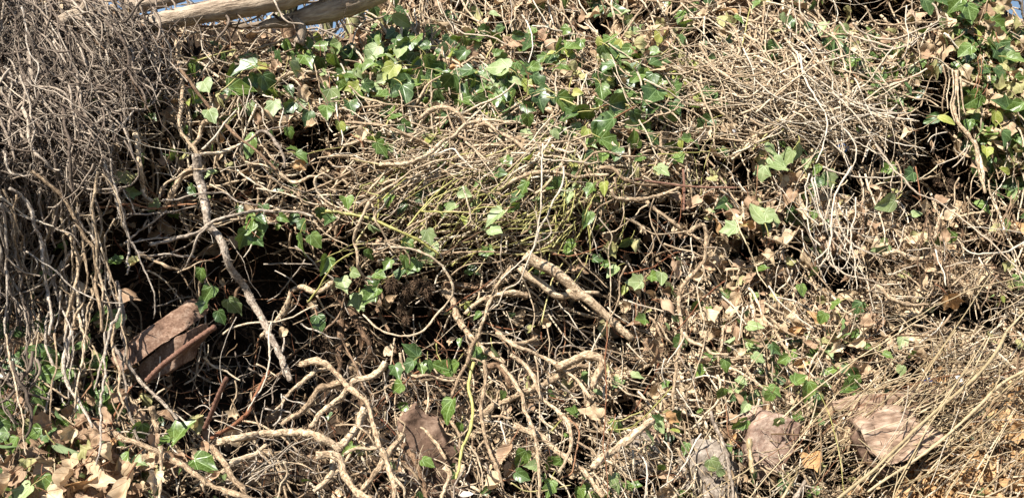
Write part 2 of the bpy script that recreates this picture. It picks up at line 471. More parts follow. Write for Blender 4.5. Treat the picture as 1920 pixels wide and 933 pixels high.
(2,1): """
w 8 16 170,-130 165,0 165,150 160,270 130,420 90,540 30,640 -30,700 -80,790
w 10 14 290,0 285,100 240,190 200,290 150,380 110,470 20,560 -60,640
w 7 15 200,290 215,350 190,400 130,430
t 13 7 490,10 560,20 620,70 700,95 800,110 940,110
t 14 10 560,130 590,180 680,190 780,180 870,150 940,120
t 7 8 50,620 90,700 130,820 120,930
t 14-7 12>1 1000,370 1030,340 1075,330 1095,390 1090,460 1070,540 1000,630 950,690 940,770 950,860 960,940 950,1000 930,1130 910,1260 890,1380 880,1530 880,1730 885,1860
t 13 7 760,200 800,250 870,300 950,360 1060,410
t 9 8 640,290 720,330 790,380 850,380 940,370 1000,370
t 7 10 800,180 775,280 800,370 840,440 900,510
t 8 8 790,390 790,460 750,510 720,550
t 10 8 850,440 920,460 1000,480 1080,510 1130,500 1150,450
t 8 11 1075,550 1080,600 1040,670 1050,760 1075,850 1080,960
o 7 12 1200,210 1260,300 1310,420 1360,530 1390,620 1440,680
t 6 9 490,290 560,390 545,480 550,600 555,800 545,950
t 7 9 350,470 400,550 470,630 535,685
r 7 9 220,490 330,500 430,480 510,440
t 8 9 650,560 610,640 600,740 560,850 500,940
y 6 11 310,80 300,200 290,320
y 6 11 350,140 345,230 320,320
y 6 11 470,160 420,250 400,280
t 12 6 400,0 350,70
t 14 5 -60,130 0,90 100,50 250,40 400,60 540,50
t 8 7 450,260 520,220 580,190
t 9 10 960,740 1020,700 1010,660
w 5 12 1090,450 1180,465 1220,530
r 6 8 1200,640 1100,720 1000,850 930,920
t 20-22 5 -150,745 -60,722 30,722 92,742
t 8 5 420,190 560,120 590,60
t 9 6 570,60 590,140 570,170
b 8 4 600,230 520,330 450,420 
t 8 6 500,390 620,340 700,280
t 10 5 660,290 740,340 760,400
t 7 8 620,140 630,260 610,340
w 5 9 450,340 480,470 500,520
r 5 6 700,780 690,900
y 7 9 230,460 290,380 350,320
y 6 8 160,470 260,420 360,310
r 5 9 1380,0 1380,120 1370,200
t 5 7 1100,530 1150,570 1180,610
w 6 9 1010,400 1010,470 1030,520
r 5 9 960,120 950,260 930,330
""",
(3,1): """
w 9 12 600,-120 700,0 760,60 840,150 960,210 1100,300 1200,380 1300,470 1380,560 1440,660
w 8 12 250,60 250,100 290,250 330,350 350,420
w 8 13 240,40 210,140 220,260 240,390 290,450
w 10 12 470,0 400,120 370,220 350,330 340,450 250,530
w 8 13 380,200 400,330 450,430 540,480 640,500
w 7 14 490,180 490,260 465,350 470,450 490,560 500,690
w 10 9 350,420 340,540 400,590 500,620 610,660 750,665
w 7 12 280,340 200,240 180,150
w 8 12 350,400 420,480 490,490 520,560
t 15 5 640,500 720,480 760,510 800,530 900,520
w 6 13 370,345 450,350 540,355
w 5 13 480,360 540,390 600,405
w 9 8 780,480 860,470 920,465
w 8 9 940,470 960,530 990,600 995,680
w 9 10 1440,425 1340,480 1240,495 1150,495 1090,460
t 9 7 1030,680 1120,600 1200,560 1260,550
w 6 7 1000,570 1080,550 1150,530
t 15 3 620,680 700,740 800,790 900,780
t 9 5 600,700 760,735 900,740
t 8 12 0,400 100,440 200,500 260,580 320,650 350,680
t 6 11 190,330 130,420 60,480 0,540
w 8 10 0,680 70,760 150,830 260,920
w 9 10 290,10 400,40 560,70 700,65 760,50
t 8 8 1240,80 1250,150 1270,210
t 8 8 1110,170 1150,220 1190,250
t 8 8 1080,60 1050,110 1050,180 1040,240
o 5 14 700,920 850,840 1000,760 1150,690 1300,650 1440,620
o 11 15 1340,933 1440,820
o 4 13 1440,730 1300,820 1200,900
w 6 13 350,180 320,300 300,380
w 7 12 340,440 370,540 390,600
w 6 12 300,560 340,480 330,420
w 6 12 160,250 260,260 340,300
r 6 9 830,0 850,130 860,200
w 5 9 770,330 740,450 700,480
t 6 6 1180,20 1150,90 1140,180
t 5 8 340,700 340,820 360,933
""",
(0,2): """
t 10 12 0,160 120,200 200,250 290,310 380,380
t 9 11 0,240 100,280 200,330
t 10 9 210,410 320,460 420,520
o 8 13 220,210 330,200 450,205 560,215 730,240
g 14 12 640,80 700,150 750,220 800,290 870,350 950,430 1000,490
w 10 11 580,545 680,550 820,565 940,570
t 17-15 14 600,550 720,610 850,660 960,710 1050,770 1150,840 1270,890 1400,933 1500,960
t 21 9 1190,640 1260,740 1310,830 1370,900 1400,950
t 17 10 1250,790 1330,720 1440,680 1500,640
r 14-10 10 1190,590 1300,530 1380,460 1440,360 1480,290 1520,220
t 22-23 12 1220,625 1340,600 1440,575 1560,565 1690,570 1790,590 1870,630 1920,660
t 12 15 910,640 910,760 905,860 885,950
t 19 9 850,430 870,500 885,560
t 10 10 745,470 790,440 850,440
r 10 12 620,530 660,440 720,340 760,290
t 9 20 30,0 60,180 90,320 120,450 130,590 150,700
t 9 19 310,0 320,130 300,260 290,400 280,500
g 11 16 590,0 590,120 560,230 530,330
t 5 18 130,590 90,660 60,760
g 13 14 400,0 360,180 400,330 470,440 520,530
r 8 12 600,620 560,640 500,690 450,780
r 8 12 520,485 560,490 590,520 590,545
o 7 12 300,740 300,820 260,920
w 6 10 1200,495 1280,520 1370,570
r 9 11 500,200 510,280 470,350 440,400
t 11 15 1130,850 1170,933 
g 6 9 600,250 680,280 740,300 830,310
r 5 11 480,840 560,760 640,720
t 7 10 960,760 990,830 1000,900
t 7 -5 1120,100 1110,230 1080,340
g 5 -5 1180,300 1180,420 1190,480
g 5 -4 1440,220 1330,260 1260,320
""",
(1,2): """
w 9 14 90,-60 75,0 75,150 50,280 0,360 -60,440
t 19-14 14 240,190 330,165 400,185 450,230 510,300 580,370 640,440 670,540 690,620 700,660
t 22 11 720,165 690,230 640,265 570,265 520,320 480,370 410,420 350,480 300,540
t 21-16 9 490,290 420,300 350,320 310,380 250,440 190,480 150,520
t 15-10 7 400,200 340,220 250,290 180,360 90,460
t 26 6 610,430 580,500 540,570 490,620 450,650 430,740 410,820 330,900
t 27 12 340,690 400,690 470,710 490,780 540,860 600,920 660,945
w 19 13 700,660 740,740 770,850 780,940
t 18-21 9 835,580 780,640 720,720 660,810 600,890
t 12 12 700,680 770,800 830,870 840,940
t 9 11 450,530 550,520 620,560 670,630
t 12 10 500,690 560,660 640,655 700,650
w 8 12 0,660 70,730
w 7 13 -40,830 100,730 200,640 330,590
w 5 13 0,840 80,760 170,710
w 5 14 0,770 120,690 210,620
w 5 12 -60,850 60,800 230,770
w 5 13 -80,820 30,780 130,720
t 7 11 150,720 270,750 330,790 400,800
t 10 12 160,730 180,790 140,860 120,940
t 10 10 800,480 830,520 825,570
t 16 5 820,450 860,510 930,540 980,590 1020,640 1070,720
b 19 3 830,630 880,690 920,770 950,860 960,940
t 13 8 810,110 815,170 850,230 900,250 980,240 1060,270 1110,270
w 15 10 1260,0 1210,100 1180,180 1140,260 1100,360
y 12 14 1220,180 1200,300 1220,400 1210,500 1200,580 1150,700 1120,830
w 14 13 1290,160 1290,280 1270,400 1270,500 1300,620 1340,740 1390,870
t 13 8 1100,500 1130,570 1150,660
b 20 4 1300,200 1360,190 1400,230 1430,300
b 10 6 470,0 520,110 560,200 600,310 640,350
t 8 6 780,30 760,160 730,300 740,400
t 9 6 960,280 970,400 960,500
t 10 11 1200,580 1170,640 1140,800
t 9 11 1210,640 1260,740 1280,900
t 8 9 1200,140 1280,170 1300,230
t 7 8 1320,260 1390,290 1420,350
b 22 -8 480,-60 470,60 460,150 460,300
b 13 -6 0,330 100,250 220,200
t 9 10 0,180 120,250?
t 8 10 640,360 700,330 790,270 
r 7 8 1000,40 1070,100 1080,200?
b 14 4 770,790 830,880 850,940
t 18 5 1060,760 1090,800 1060,870 1040,940
t 8 9 1090,620 1180,560 1220,480
y 6 11 1010,60 1040,170
t 11 10 1440,480 1350,470 1240,470
t 20 7 1000,640? 
""".replace('?', ''),
(2,2): """
t 17 8 0,65 70,60 140,30
t 15 9 -90,0 0,75 100,100 240,185 350,250 400,310 445,375
w 15 13 0,130 60,180 120,250 150,330 180,380 250,430 300,490 330,560 330,650 300,730 260,800
t 21-17 6 -190,480 -90,410 0,370 100,330 200,280 300,225 370,195 450,190
t 27-22 10 250,195 340,160 430,130 490,150 500,200 470,250 445,312
t 14 12 -60,180 0,270 50,360 90,480 120,580 140,680 150,800 160,940
t 8 14 130,130 150,250 160,400 150,550
t 22-24 12 795,488 700,570 610,640 520,710 450,770
t 21 8 0,520 100,560 200,620 300,700 400,780 460,850 520,930
t 11 11 370,610 450,670 500,720
r 9 12 310,490 380,560 360,680 340,790 280,820
r 6 16 540,-60 535,100 530,200 530,400 515,600 530,800 540,940
w 8 13 500,0 450,100 430,250 430,310
t 15 9 960,0 1000,50 1080,80 1130,120 1220,130
g 13 12 1120,440 1140,520 1180,610 1220,740 1245,870 1250,940
y 7 10 540,545 650,540 740,480 820,400 900,300
y 6 9 540,500 640,490 740,440
t 7 11 1090,0 1060,150 990,310 930,300
w 6 11 1000,180 1030,340 1060,430
t 12 8 1400,380 1370,450 1340,510
o 18 8 1340,600 1345,700 1350,800
w 5 13 620,640 650,760 700,870 720,940
t 6 12 930,580 1020,720 1090,810
o 6 14 1440,700 1250,820 1040,930
r 4 12 580,460 550,600 510,740
t 8 7 640,60 700,120 750,170
y 6 9 0,850 80,890 200,885 330,850
t 11 8 200,800 290,860 330,940
t 10 7 450,780 500,850 540,930
t 7 9 160,550 260,580
t 9 5 300,380 400,365
r 6 6 200,360 300,395
w 6 9 850,150 840,230 860,290
w 7 10 870,170 960,60 980,0
w 6 11 930,320 990,420 1060,540?
t 7 5 540,250 640,310 740,330
t 7 5 720,310 790,200
y 7 10 220,560 290,480
t 7 9 560,730 640,850 600,930
w 6 8 850,600 900,700 870,860
r 5 9 1200,400 1220,560 1290,650
""".replace('?', ''),
(3,2): """
o 14-16 18 1340,0 1270,130 1180,240 1080,330 960,430 850,530 700,670 600,770 500,850 390,940
o 16-12 15 1440,220 1330,280 1230,370 1130,470 1030,560 920,650 810,730 700,800 560,900
o 11 12 1150,330 1060,430 960,520 850,650
o 6 13 1440,140 1300,200 1160,240 1000,230 850,250 700,290 560,350 450,420 350,480
r 5 14 1100,230 900,270 700,330 500,420 380,500 300,580
o 5 13 850,190 1000,170 1170,165 1440,175
o 5 14 1300,270 1160,220 960,215 760,260 560,340 420,440
r 5 13 1440,190 1240,260 1010,250 800,310 600,370
w 7 16 1110,330 1050,500 1000,620 960,730 910,860
w 8 16 790,300 780,400 740,520 660,640 580,750
o 8 17 735,770 720,850 700,940
w 8 13 1440,490 1300,495 1140,505
y 6 16 290,340 340,450 380,590 410,740 430,940
o 9 14 360,510 480,580 620,690 760,800 880,930
b 10 14 1410,130 1390,300 1385,390
w 4 12 1145,240 1160,130 1170,50
o 17 7 80,940 150,820 170,760
g 23 6 150,940 220,830
r 5 11 200,600 120,700 60,760
o 6 12 700,420 620,560 540,700 500,800
r 5 12 620,420 560,560 600,700
o 7 11 1440,400 1350,300 1300,380
w 7 9 1440,470 1340,400
o 6 11 640,640 760,500 900,380 1060,330
r 5 11 260,880 400,700 560,520
o 5 12 820,400 960,300 1120,260 1260,140 1340,60
r 5 12 0,700 180,580 380,440
o 7 10 1020,830 1120,760 1240,690
o 5 11 900,560 1040,500 1180,430 1300,420
r 6 9 1250,580 1360,570 1440,590
""",
}
# logs standing for themselves: label, material, rough, course with its own radii (photo pixels)
# green leaves: x y size tip-angle(or *) shade, photo pixels
LEAVES = """
463 127 46 d;500 157 44 d;523 103 22 d;575 112 36 m;600 120 36 d;630 90 36 p;603 87 24 m;643 147 42 d;657 143 24 m;700 100 40 p;707 70 24 d;673 27 16 d;757 87 36 d;780 73 30 m;793 87 30 d;733 133 40 y;760 133 32 m;757 173 42 d;623 183 42 p;657 200 36 d;693 163 36 p;803 117 32 m;780 117 24 d;867 103 32 d;907 57 24 d;943 110 28 d;937 127 48 p;890 150 30 m;903 167 26 m;933 187 36 m;947 207 26 d;743 220 30 m;760 237 30 d;637 237 26 y;703 260 30 m;713 277 32 m;827 250 36 y;807 263 28 y;563 293 28 m;577 220 30 d;613 207 32 m;543 247 22 m;513 200 30 p;543 200 30 d;950 303 26 m;550 280 22 m;
1060 57 22 m;1000 63 20 m;970 67 24 d;990 87 26 d;1073 90 32 m;1087 83 24 m;1123 78 24 y;1143 78 36 m;1160 83 30 y;1150 103 40 d;1157 137 48 d;1177 97 32 m;1197 90 34 o;1223 110 40 p;1187 117 48 b;1210 120 42 b;1193 133 38 d;1207 137 24 m;1260 167 42 d;1223 177 52 d;1157 193 46 d;1127 170 36 m;1187 180 26 m;1123 193 26 m;1190 217 28 d;973 127 32 m;990 133 26 d;1003 127 28 m;1007 150 32 d;990 160 30 y;1010 183 42 d;990 200 30 d;990 223 26 m;1017 110 26 m;1057 193 44 m;1070 217 42 d;1057 130 30 m;1073 130 26 o;1133 240 66 d;1140 267 40 m;1157 287 30 d;1190 263 34 m;1097 247 22 y;990 293 26 y;1310 183 20 y;1323 233 38 d;1287 260 26 m;1277 267 24 y;1303 270 22 d;1367 73 20 d;1420 7 22 m;1383 37 22 m;1273 293 26 m;1040 250 20 p;
1447 93 34 d;1480 43 26 d;1468 33 20 p;1513 50 24 d;1580 57 30 p;1563 83 42 d;1583 97 34 d;1597 117 30 m;1610 113 26 d;1627 143 34 d;1560 113 24 p;1640 170 26 m;1670 187 26 m;1683 190 22 m;1727 117 22 m;1737 10 32 d;1760 3 34 d;1793 7 34 m;1817 20 38 m;1810 33 30 d;1870 43 28 m;1773 73 26 m;1833 63 26 y;1857 87 36 m;1877 97 42 d;1813 93 30 m;1873 63 26 m;1847 137 32 d;1870 137 28 d;1827 187 38 m;1843 160 26 d;1883 200 46 d;1867 220 30 y;1907 200 32 m;1770 223 30 y;1750 223 28 d;1860 247 30 m;1880 257 32 d;1850 283 26 y;1493 283 36 p;1480 293 32 p;1443 280 26 p;1453 300 32 p;1650 150 28 d;1620 165 24 d;1700 165 24 d;1900 110 30 m;1910 150 26 m;1895 285 26 m;1890 130 36 o;1900 165 34 o;
650 378 34 m;730 374 26 m;493 391 28 d;487 411 26 d;490 423 28 m;483 451 30 d;530 408 22 m;550 408 24 d;567 421 26 d;600 398 24 d;617 411 26 d;567 454 40 m;590 448 30 m;610 494 38 m;643 531 32 p;665 511 24 p;697 551 40 m;673 561 40 p;710 514 26 m;693 474 24 m;727 494 24 m;763 458 28 m;753 478 22 y;760 488 26 m;777 498 30 m;753 514 38 d;597 604 34 d;847 388 28 p;823 391 20 m;867 414 24 y;803 441 28 p;807 464 34 p;930 404 40 p;927 431 28 p;913 471 28 m;877 574 24 y;897 591 18 m;870 361 26 p;
983 351 30 m;970 371 26 d;1107 354 30 m;1133 351 26 y;1100 408 32 m;1070 461 28 m;1065 475 20 m;1043 341 24 d;1137 494 18 m;1120 486 22 d;1150 508 28 p;1143 468 30 o;1190 458 26 o;1173 453 26 d;1227 519 26 m;1240 520 26 p;1267 504 34 b;1250 571 38 b;1193 528 30 p;1193 535 30 t;1260 541 34 p;1203 598 30 m;1370 428 32 p;1423 404 48 p;1433 424 30 d;1303 381 34 b;1240 318 28 p;1413 611 30 p;1170 543 18 y;
1460 314 34 p;1480 338 40 b;1537 343 30 d;1555 333 32 p;1533 318 20 m;1663 381 40 p;1717 401 18 p;1523 508 22 m;1443 401 24 p;1453 415 24 p;1503 541 22 m;1567 571 26 m;1543 594 24 m;1577 608 26 m;1887 321 24 y;
457 444 36 d;470 411 32 m;467 427 32 m;447 394 20 d;377 513 28 m;393 546 30 m;383 569 32 d;437 571 38 p;413 592 28 d;217 488 28 m;252 491 24 o;233 554 52 b;217 598 38 d;360 356 26 d;57 559 16 m;150 40 12 m;180 190 20 m;142 185 12 m;372 185 24 m;355 190 20 y;363 178 26 m;385 160 34 p;
160 645 42 d;12 762 38 m;73 679 42 d;27 675 32 d;83 712 36 d;77 742 40 m;50 759 38 b;50 789 34 o;67 809 30 m;85 795 38 b;10 835 36 d;27 829 28 m;123 839 48 p;80 905 38 m;240 859 38 m;257 865 32 p;153 785 42 d;193 759 30 p;197 722 26 d;277 749 34 o;337 812 52 m;310 825 28 m;370 790 30 o;380 869 50 m;383 835 30 b;43 925 46 p;120 700 24 m;5 800 30 m;
773 659 36 d;743 695 32 d;770 685 28 d;790 689 24 m;803 685 26 d;747 725 28 m;833 690 42 m;853 687 28 m;843 765 46 m;863 799 22 m;890 659 28 m;903 669 24 m;930 659 28 p;943 739 18 m;800 865 26 m;577 899 26 d;910 918 20 d;863 640 16 m;620 780 18 d;
1063 725 32 o;1410 639 32 p;1360 682 24 m;1310 690 20 m;1393 722 28 p;1353 735 24 m;1383 745 26 b;1397 762 24 p;1390 792 32 m;1435 739 26 p;1193 705 24 p;980 855 34 m;1000 872 28 p;1030 865 26 m;1047 865 22 m;1030 912 32 m;1087 925 28 m;977 890 30 d;1233 785 24 d;1237 799 22 p;1257 782 26 n;1267 808 18 y;1217 815 28 p;1337 869 30 p;1350 882 24 p;1367 839 16 m;1177 909 18 m;1193 909 18 m;1247 719 18 m;1420 670 24 p;
1513 729 38 m;1543 722 30 p;1497 712 32 m;1590 725 38 m;1603 712 26 m;1600 695 22 d;1450 732 28 m;1443 742 22 m;1470 672 24 m;1453 652 26 d;1580 629 28 m;1710 662 18 m;1663 665 18 m;1690 692 20 p;1460 789 24 p;1663 735 18 d;1860 555 10 m;1880 560 12 y;1870 570 10 y"""
BROWN = """
133 869 46 t;183 869 52 t;123 899 56 t;150 905 48 n;187 905 56 t;247 885 52 t;233 919 62 t;80 869 52 t;33 889 46 b;130 812 42 t;177 822 46 b;60 920 44 b;10 905 44 t;290 900 44 t;205 845 40 t;160 845 40 o;100 930 50 t;280 860 36 t;50 870 36 o;70 640 38 t;30 640 30 b;210 830 30 n;
1523 862 50 n;1583 819 44 t;1900 809 46 n;1905 850 40 n;1860 830 38 t;1783 564 48 n;947 850 60 b;923 909 52 t;955 880 46 b;1037 90 56 b;973 87 54 b;1233 133 62 t;1620 770 30 n;1660 745 34 n;1870 880 44 t;1890 905 44 n;1830 860 34 n;1610 640 30 t;1570 650 30 t;1480 445 34 t;1460 455 30 t;1440 480 30 t;
857 123 30 n;1363 245 34 t;1410 260 30 t;1320 250 34 t;1250 60 30 b;1370 400 34 b;1380 415 30 t;1400 375 30 b;1480 370 34 b;1465 340 34 t;1500 400 34 t;1333 505 34 t;1345 420 30 n;1250 545 28 b;1225 550 34 t;1310 520 28 t;1620 690 28 t;
405 200 40 t;395 215 36 p;680 250 30 t;540 225 30 t;585 235 30 t;1330 590 34 t;1320 600 34 t;1380 560 30 t;1340 290 34 t;1500 620 30 n;1480 585 30 t;1270 730 34 t;1210 790 30 b"""
LM_ = [("fallen log on the bank top",450,20),("forked pale log",620,30),("matted root curtain",130,180),("hanging lower root curtain",110,480),
("reddish broken brick",290,640),("leaning rusty bar",340,650),("upright rusty bar",405,755),("veined leaf over the cut stems",337,812),("three leaves hanging in the dark hollow",385,545),
("leafy sprig with folded pale leaves",640,500),("hairy root clump",770,545),("pair of cut stubs",1090,570),("hook shaped stem",1320,450),("largest dark ivy leaf",1133,240),
("bleached twig fan",1565,440),("hanging bundle of stems",1790,200),("lone pale leaf beside the long stem",1663,381),("split log under the canes",1690,810),("pinkish stone slab",1455,820),
("lone heart leaf",843,765),("elbow shaped root",1110,690),("weathered bark slab",800,840),("twisted root knot",620,720),("pile of big tan leaves",180,880),("dark gap below the top edge",1640,25),
("folded orange leaf",1783,564),("long olive canes",1800,780),("small blue scrap",1580,278),("grey stone",1320,885),("thick grey stem",420,430),("yellow green shoots",900,400),("green ivy cluster on the ledge",740,120),
("white drooping twigs",1680,75),("right hand ivy wall",1870,120),("dry twig slope",1400,170),("dead leaf slope",1450,600),("fine root slope",1700,500),("tall white crossing twig",1010,430),("swept twig ends",1690,215),("pale cut root",1160,820)]

# ------------------------------------------------------------------ ground: the soil of the bank, the bank top behind it, the path in front
def crest(x):
    return np.interp(x, [-900, 0, 180, 260, 340, 480, 560, 600, 650, 685, 800, 1850, 1885, 1925, 2100, 3000], [-40, -20, 0, 30, 44, 54, 46, 70, 74, 40, -230, -230, 20, 45, 30, -60])
def build_ground():
    xs = np.concatenate([np.arange(-900, -200, 50), np.arange(-200, 2120, 8), np.arange(2120, 3001, 50)]).astype(float)
    nv = 170
    t = np.linspace(0, 1, nv) ** 1.0
    X = np.repeat(xs[None], nv, 0); c = crest(xs)
    Y = c[None] + (1560 - c[None]) * t[:, None]
    S = soil(X, Y); P = world(X, Y, S)
    low = 1.35
    # front apron out to the path and far behind the viewer, and the level top of the bank
    rows = []
    top = P[0].copy()
    for dy, dz in ((40., -.25), (14., -.25), (6., -.2), (2.5, -.12), (1., -.05), (.35, -.01)):
        r = top.copy(); r[:, 0] *= 1 + dy * .25; r[:, 1] += dy; r[:, 2] += dz - dy*.002; rows.append(r)
    fr = []
    for yy, k in ((1.0, 1.2), (.2, 1.8), (-3., 5), (-40., 30)):
        r = P[-1].copy(); r[:, 0] *= k; r[:, 1] = yy; r[:, 2] = 0.02; fr.append(r)
    A = np.concatenate([np.array(rows), P, np.array(fr)])
    n, m = A.shape[:2]; idx = np.arange(n*m).reshape(n, m)
    q = np.stack([idx[:-1, :-1], idx[1:, :-1], idx[1:, 1:], idx[:-1, 1:]], -1).reshape(-1, 4)
    b = NB('soil'); n1 = b.noise(b.pos(), 14, 6); n2 = b.noise(b.pos(), 90, 4)
    f = b.math('MULTIPLY', b.math('ADD', n1, n2), .5)
    c_ = b.ramp(f, [(.3, (.012, .008, .005)), (.5, (.035, .023, .015)), (.7, (.085, .058, .038))])
    m_ = b.finish(c_, .95, b.bump(f, 1., .02), .1)
    obj('ground', mesh_from('ground', A.reshape(-1, 3), [q], None, [m_]), kind='structure')
build_ground()

# ------------------------------------------------------------------ woodland seen through the gap above the bank
def spline(P, step):
    P = np.asarray(P, float)
    if len(P) == 2: P = np.array([P[0], (P[0]+P[1])/2, P[1]])
    Q = np.concatenate([[2*P[0]-P[1]], P, [2*P[-1]-P[-2]]]); out = []
    for i in range(len(P)-1):
        a, b, c, d = Q[i:i+4]; n = max(2, int(np.linalg.norm(c[:2]-b[:2]) / step))
        t = np.linspace(0, 1, n, endpoint=False)[:, None]
        out.append(.5*((2*b)+(-a+c)*t+(2*a-5*b+4*c-d)*t*t+(-a+3*b-3*c+d)*t**3))
    return np.concatenate(out + [P[-1:]])
b = NB('mossy_bark'); n1 = b.noise(b.pos(), 6, 5); 
M['moss'] = b.finish(b.ramp(n1, [(.35, (.07, .06, .04)), (.55, (.22, .21, .09)), (.7, (.30, .28, .16))]), .9, b.bump(n1, .8, .03), .1)
def woodland():
    for i, (px, dist, rad, h, lab) in enumerate([
        (517, 9, .075, 7, "slim mossy tree beyond the bank in the gap between the two logs"),
        (548, 11, .11, 9, "mossy tree trunk in the gap right of the first log"),
        (640, 7.5, .09, 7, "leaning yellowish mossy tree under the fork of the pale log"),
        (610, 12, .08, 9, "grey far tree seen under the forked log"),
        (1912, 10, .12, 8, "brown tree trunk in the sky gap at the top right corner"),
        (75, 12, .09, 8, "bare tree behind the top of the matted root curtain")]):
        x0 = (px - 960) / FPX * dist
        t = empty('tree', (x0, dist, 1.2), lab, 'tree', 'bare trees beyond the bank')
        r0 = np.random.default_rng(40 + i)
        lean = .12 if i == 2 else .03
        zz = np.linspace(-.3, h, 22)
        P = np.stack([lean*zz + .06*np.sin(zz*1.3+i), .05*np.cos(zz*.9), zz], -1)[None]
        Rr = (rad * np.linspace(1.15, .25, 22))[None]
        me = tube_mesh('trunk', [tubes(P, Rr, 10)], M['moss']); obj('trunk', me, t)
        pts = []
        for k in range(46):
            s = r0.integers(3, 21); p = P[0, s].copy(); a = r0.uniform(0, 6.28); d = np.array([math.cos(a), math.sin(a)*.6, r0.uniform(.1, .9)])
            L = r0.uniform(.5, 1.9); q = [p]
            for j in range(8):
                d = d + r0.normal(size=3)*.22; q.append(q[-1] + d/np.linalg.norm(d)*L/8)
            pts.append(np.array(q))
            for c in range(4):
                d2 = d + r0.normal(size=3)*.8; q2 = [q[4+c]]
                for j in range(8): d2 = d2 + r0.normal(size=3)*.25; q2.append(q2[-1] + d2/np.linalg.norm(d2)*L/16)
                pts.append(np.array(q2))
        pts = np.array(pts); rr = np.linspace(.014, .004, 9)[None] * np.ones((len(pts), 1))
        obj('branches', tube_mesh('branches', [tubes(pts, rr, 4)], M['g']), t)
woodland()

# ------------------------------------------------------------------ labels
used_labels = {}
def rel(x, y, lx, ly):
    dx, dy = x - lx, y - ly
    if abs(dx) < 30 and abs(dy) < 30: return 'on'
    if abs(dx) > 1.3 * abs(dy): return 'right of' if dx > 0 else 'left of'
    return 'below' if dy > 0 else 'above'
def make_label(head, x, y, extra=()):
    ds = sorted(LM_, key=lambda l: math.hypot(l[1]-x, l[2]-y))
    tries = []
    a, b_, c_ = ds[0], ds[1], ds[2]
    s1 = f"{head} {rel(x, y, a[1], a[2])} the {a[0]}"
    tries.append(s1)
    for e in extra: tries.append(f"{head} {e} {rel(x, y, a[1], a[2])} the {a[0]}")
    for bb in (b_, c_, ds[3]):
        tries.append(f"{s1}, {rel(x, y, bb[1], bb[2])} the {bb[0]}")
    ok = [t for t in tries if len(t.replace('-', ' ').split()) <= 16]
    for t in ok:
        if t not in used_labels: used_labels[t] = 1; return t
    return ok[0]

# ------------------------------------------------------------------ leaves
OUT = {
 'ivy': [(0, .07), (.10, -.03), (.27, -.05), (.43, .05), (.46, .20), (.41, .31), (.46, .42), (.54, .58), (.38, .63), (.27, .70), (.16, .84), (0, 1.06)],
 'soft': [(0, .06), (.12, -.03), (.30, -.02), (.44, .12), (.46, .26), (.42, .36), (.43, .46), (.42, .58), (.33, .68), (.22, .80), (.11, .93), (0, 1.05)],
 'heart': [(0, .04), (.14, -.04), (.32, .0), (.43, .14), (.46, .27), (.44, .40), (.39, .52), (.32, .64), (.24, .75), (.15, .87), (.07, .97), (0, 1.06)],
 'long': [(0, .0), (.10, .04), (.20, .13), (.27, .24), (.30, .35), (.31, .46), (.29, .57), (.25, .68), (.19, .80), (.12, .90), (.05, .99), (0, 1.06)]}
def leafgeo(kind, seed, dead, rings=(0, .4, .75, 1.)):
    r = np.random.default_rng(seed)
    h = np.array(OUT[kind], float)
    full = np.concatenate([h, (h[1:-1] * [-1, 1])[::-1]])
    full = full * (1 + r.normal(size=(len(full), 1)) * .035)
    full[:, 0] *= np.where(full[:, 0] > 0, 1 + r.uniform(-.12, .12), 1)
    c = np.array([0, .36]); n = len(full)
    V2 = [np.array([[0, .36]])]
    for q in rings[1:]: V2.append(c + (full - c) * q)
    V2 = np.concatenate(V2); x, y = V2[:, 0], V2[:, 1]
    fold = r.uniform(.15, .85) if not dead else r.uniform(.3, 1.3)
    curl = r.uniform(-.35, .1) if not dead else r.uniform(-1.1, .9)
    wv = .035 if not dead else .13
    z = fold * np.abs(x)**1.3 * .7 + curl * (y - .3)**2 * np.sign(y - .3) + wv * np.sin(7*x + r.uniform(0, 6)) * np.cos(6*y + r.uniform(0, 6)) + wv * .6 * np.sin(15*x*y + r.uniform(0, 6))
    if dead: z += r.uniform(-.5, .5) * x * y
    V = np.stack([x * (1 - .25*min(fold, 1)), y, z], -1)
    F3 = np.array([[0, 1 + i, 1 + (i+1) % n] for i in range(n)])[:, ::-1]
    F4 = []
    for k in range(len(rings) - 2):
        a = 1 + k*n
        for i in range(n): F4.append([a+i, a+n+i, a+n+(i+1) % n, a+(i+1) % n])
    return V, F3[:, ::-1], np.array(F4), np.stack([x, y, 0*x], -1)
SH_KIND = {'d': ('ivy', 'ivy', 'soft'), 'm': ('ivy', 'soft', 'ivy', 'heart'), 'p': ('soft', 'heart', 'ivy'), 'y': ('soft', 'heart', 'long'), 'o': ('soft', 'ivy', 'ivy'),
           'b': ('ivy', 'soft', 'long'), 't': ('ivy', 'soft', 'ivy'), 'n': ('soft', 'long', 'ivy')}
NAME = {'d': 'ivy_leaf', 'm': 'ivy_leaf', 'p': 'ivy_leaf', 'y': 'ivy_leaf', 'o': 'ivy_leaf', 'b': 'dead_leaf', 't': 'dead_leaf', 'n': 'dead_leaf'}
LEAFMESH = {}
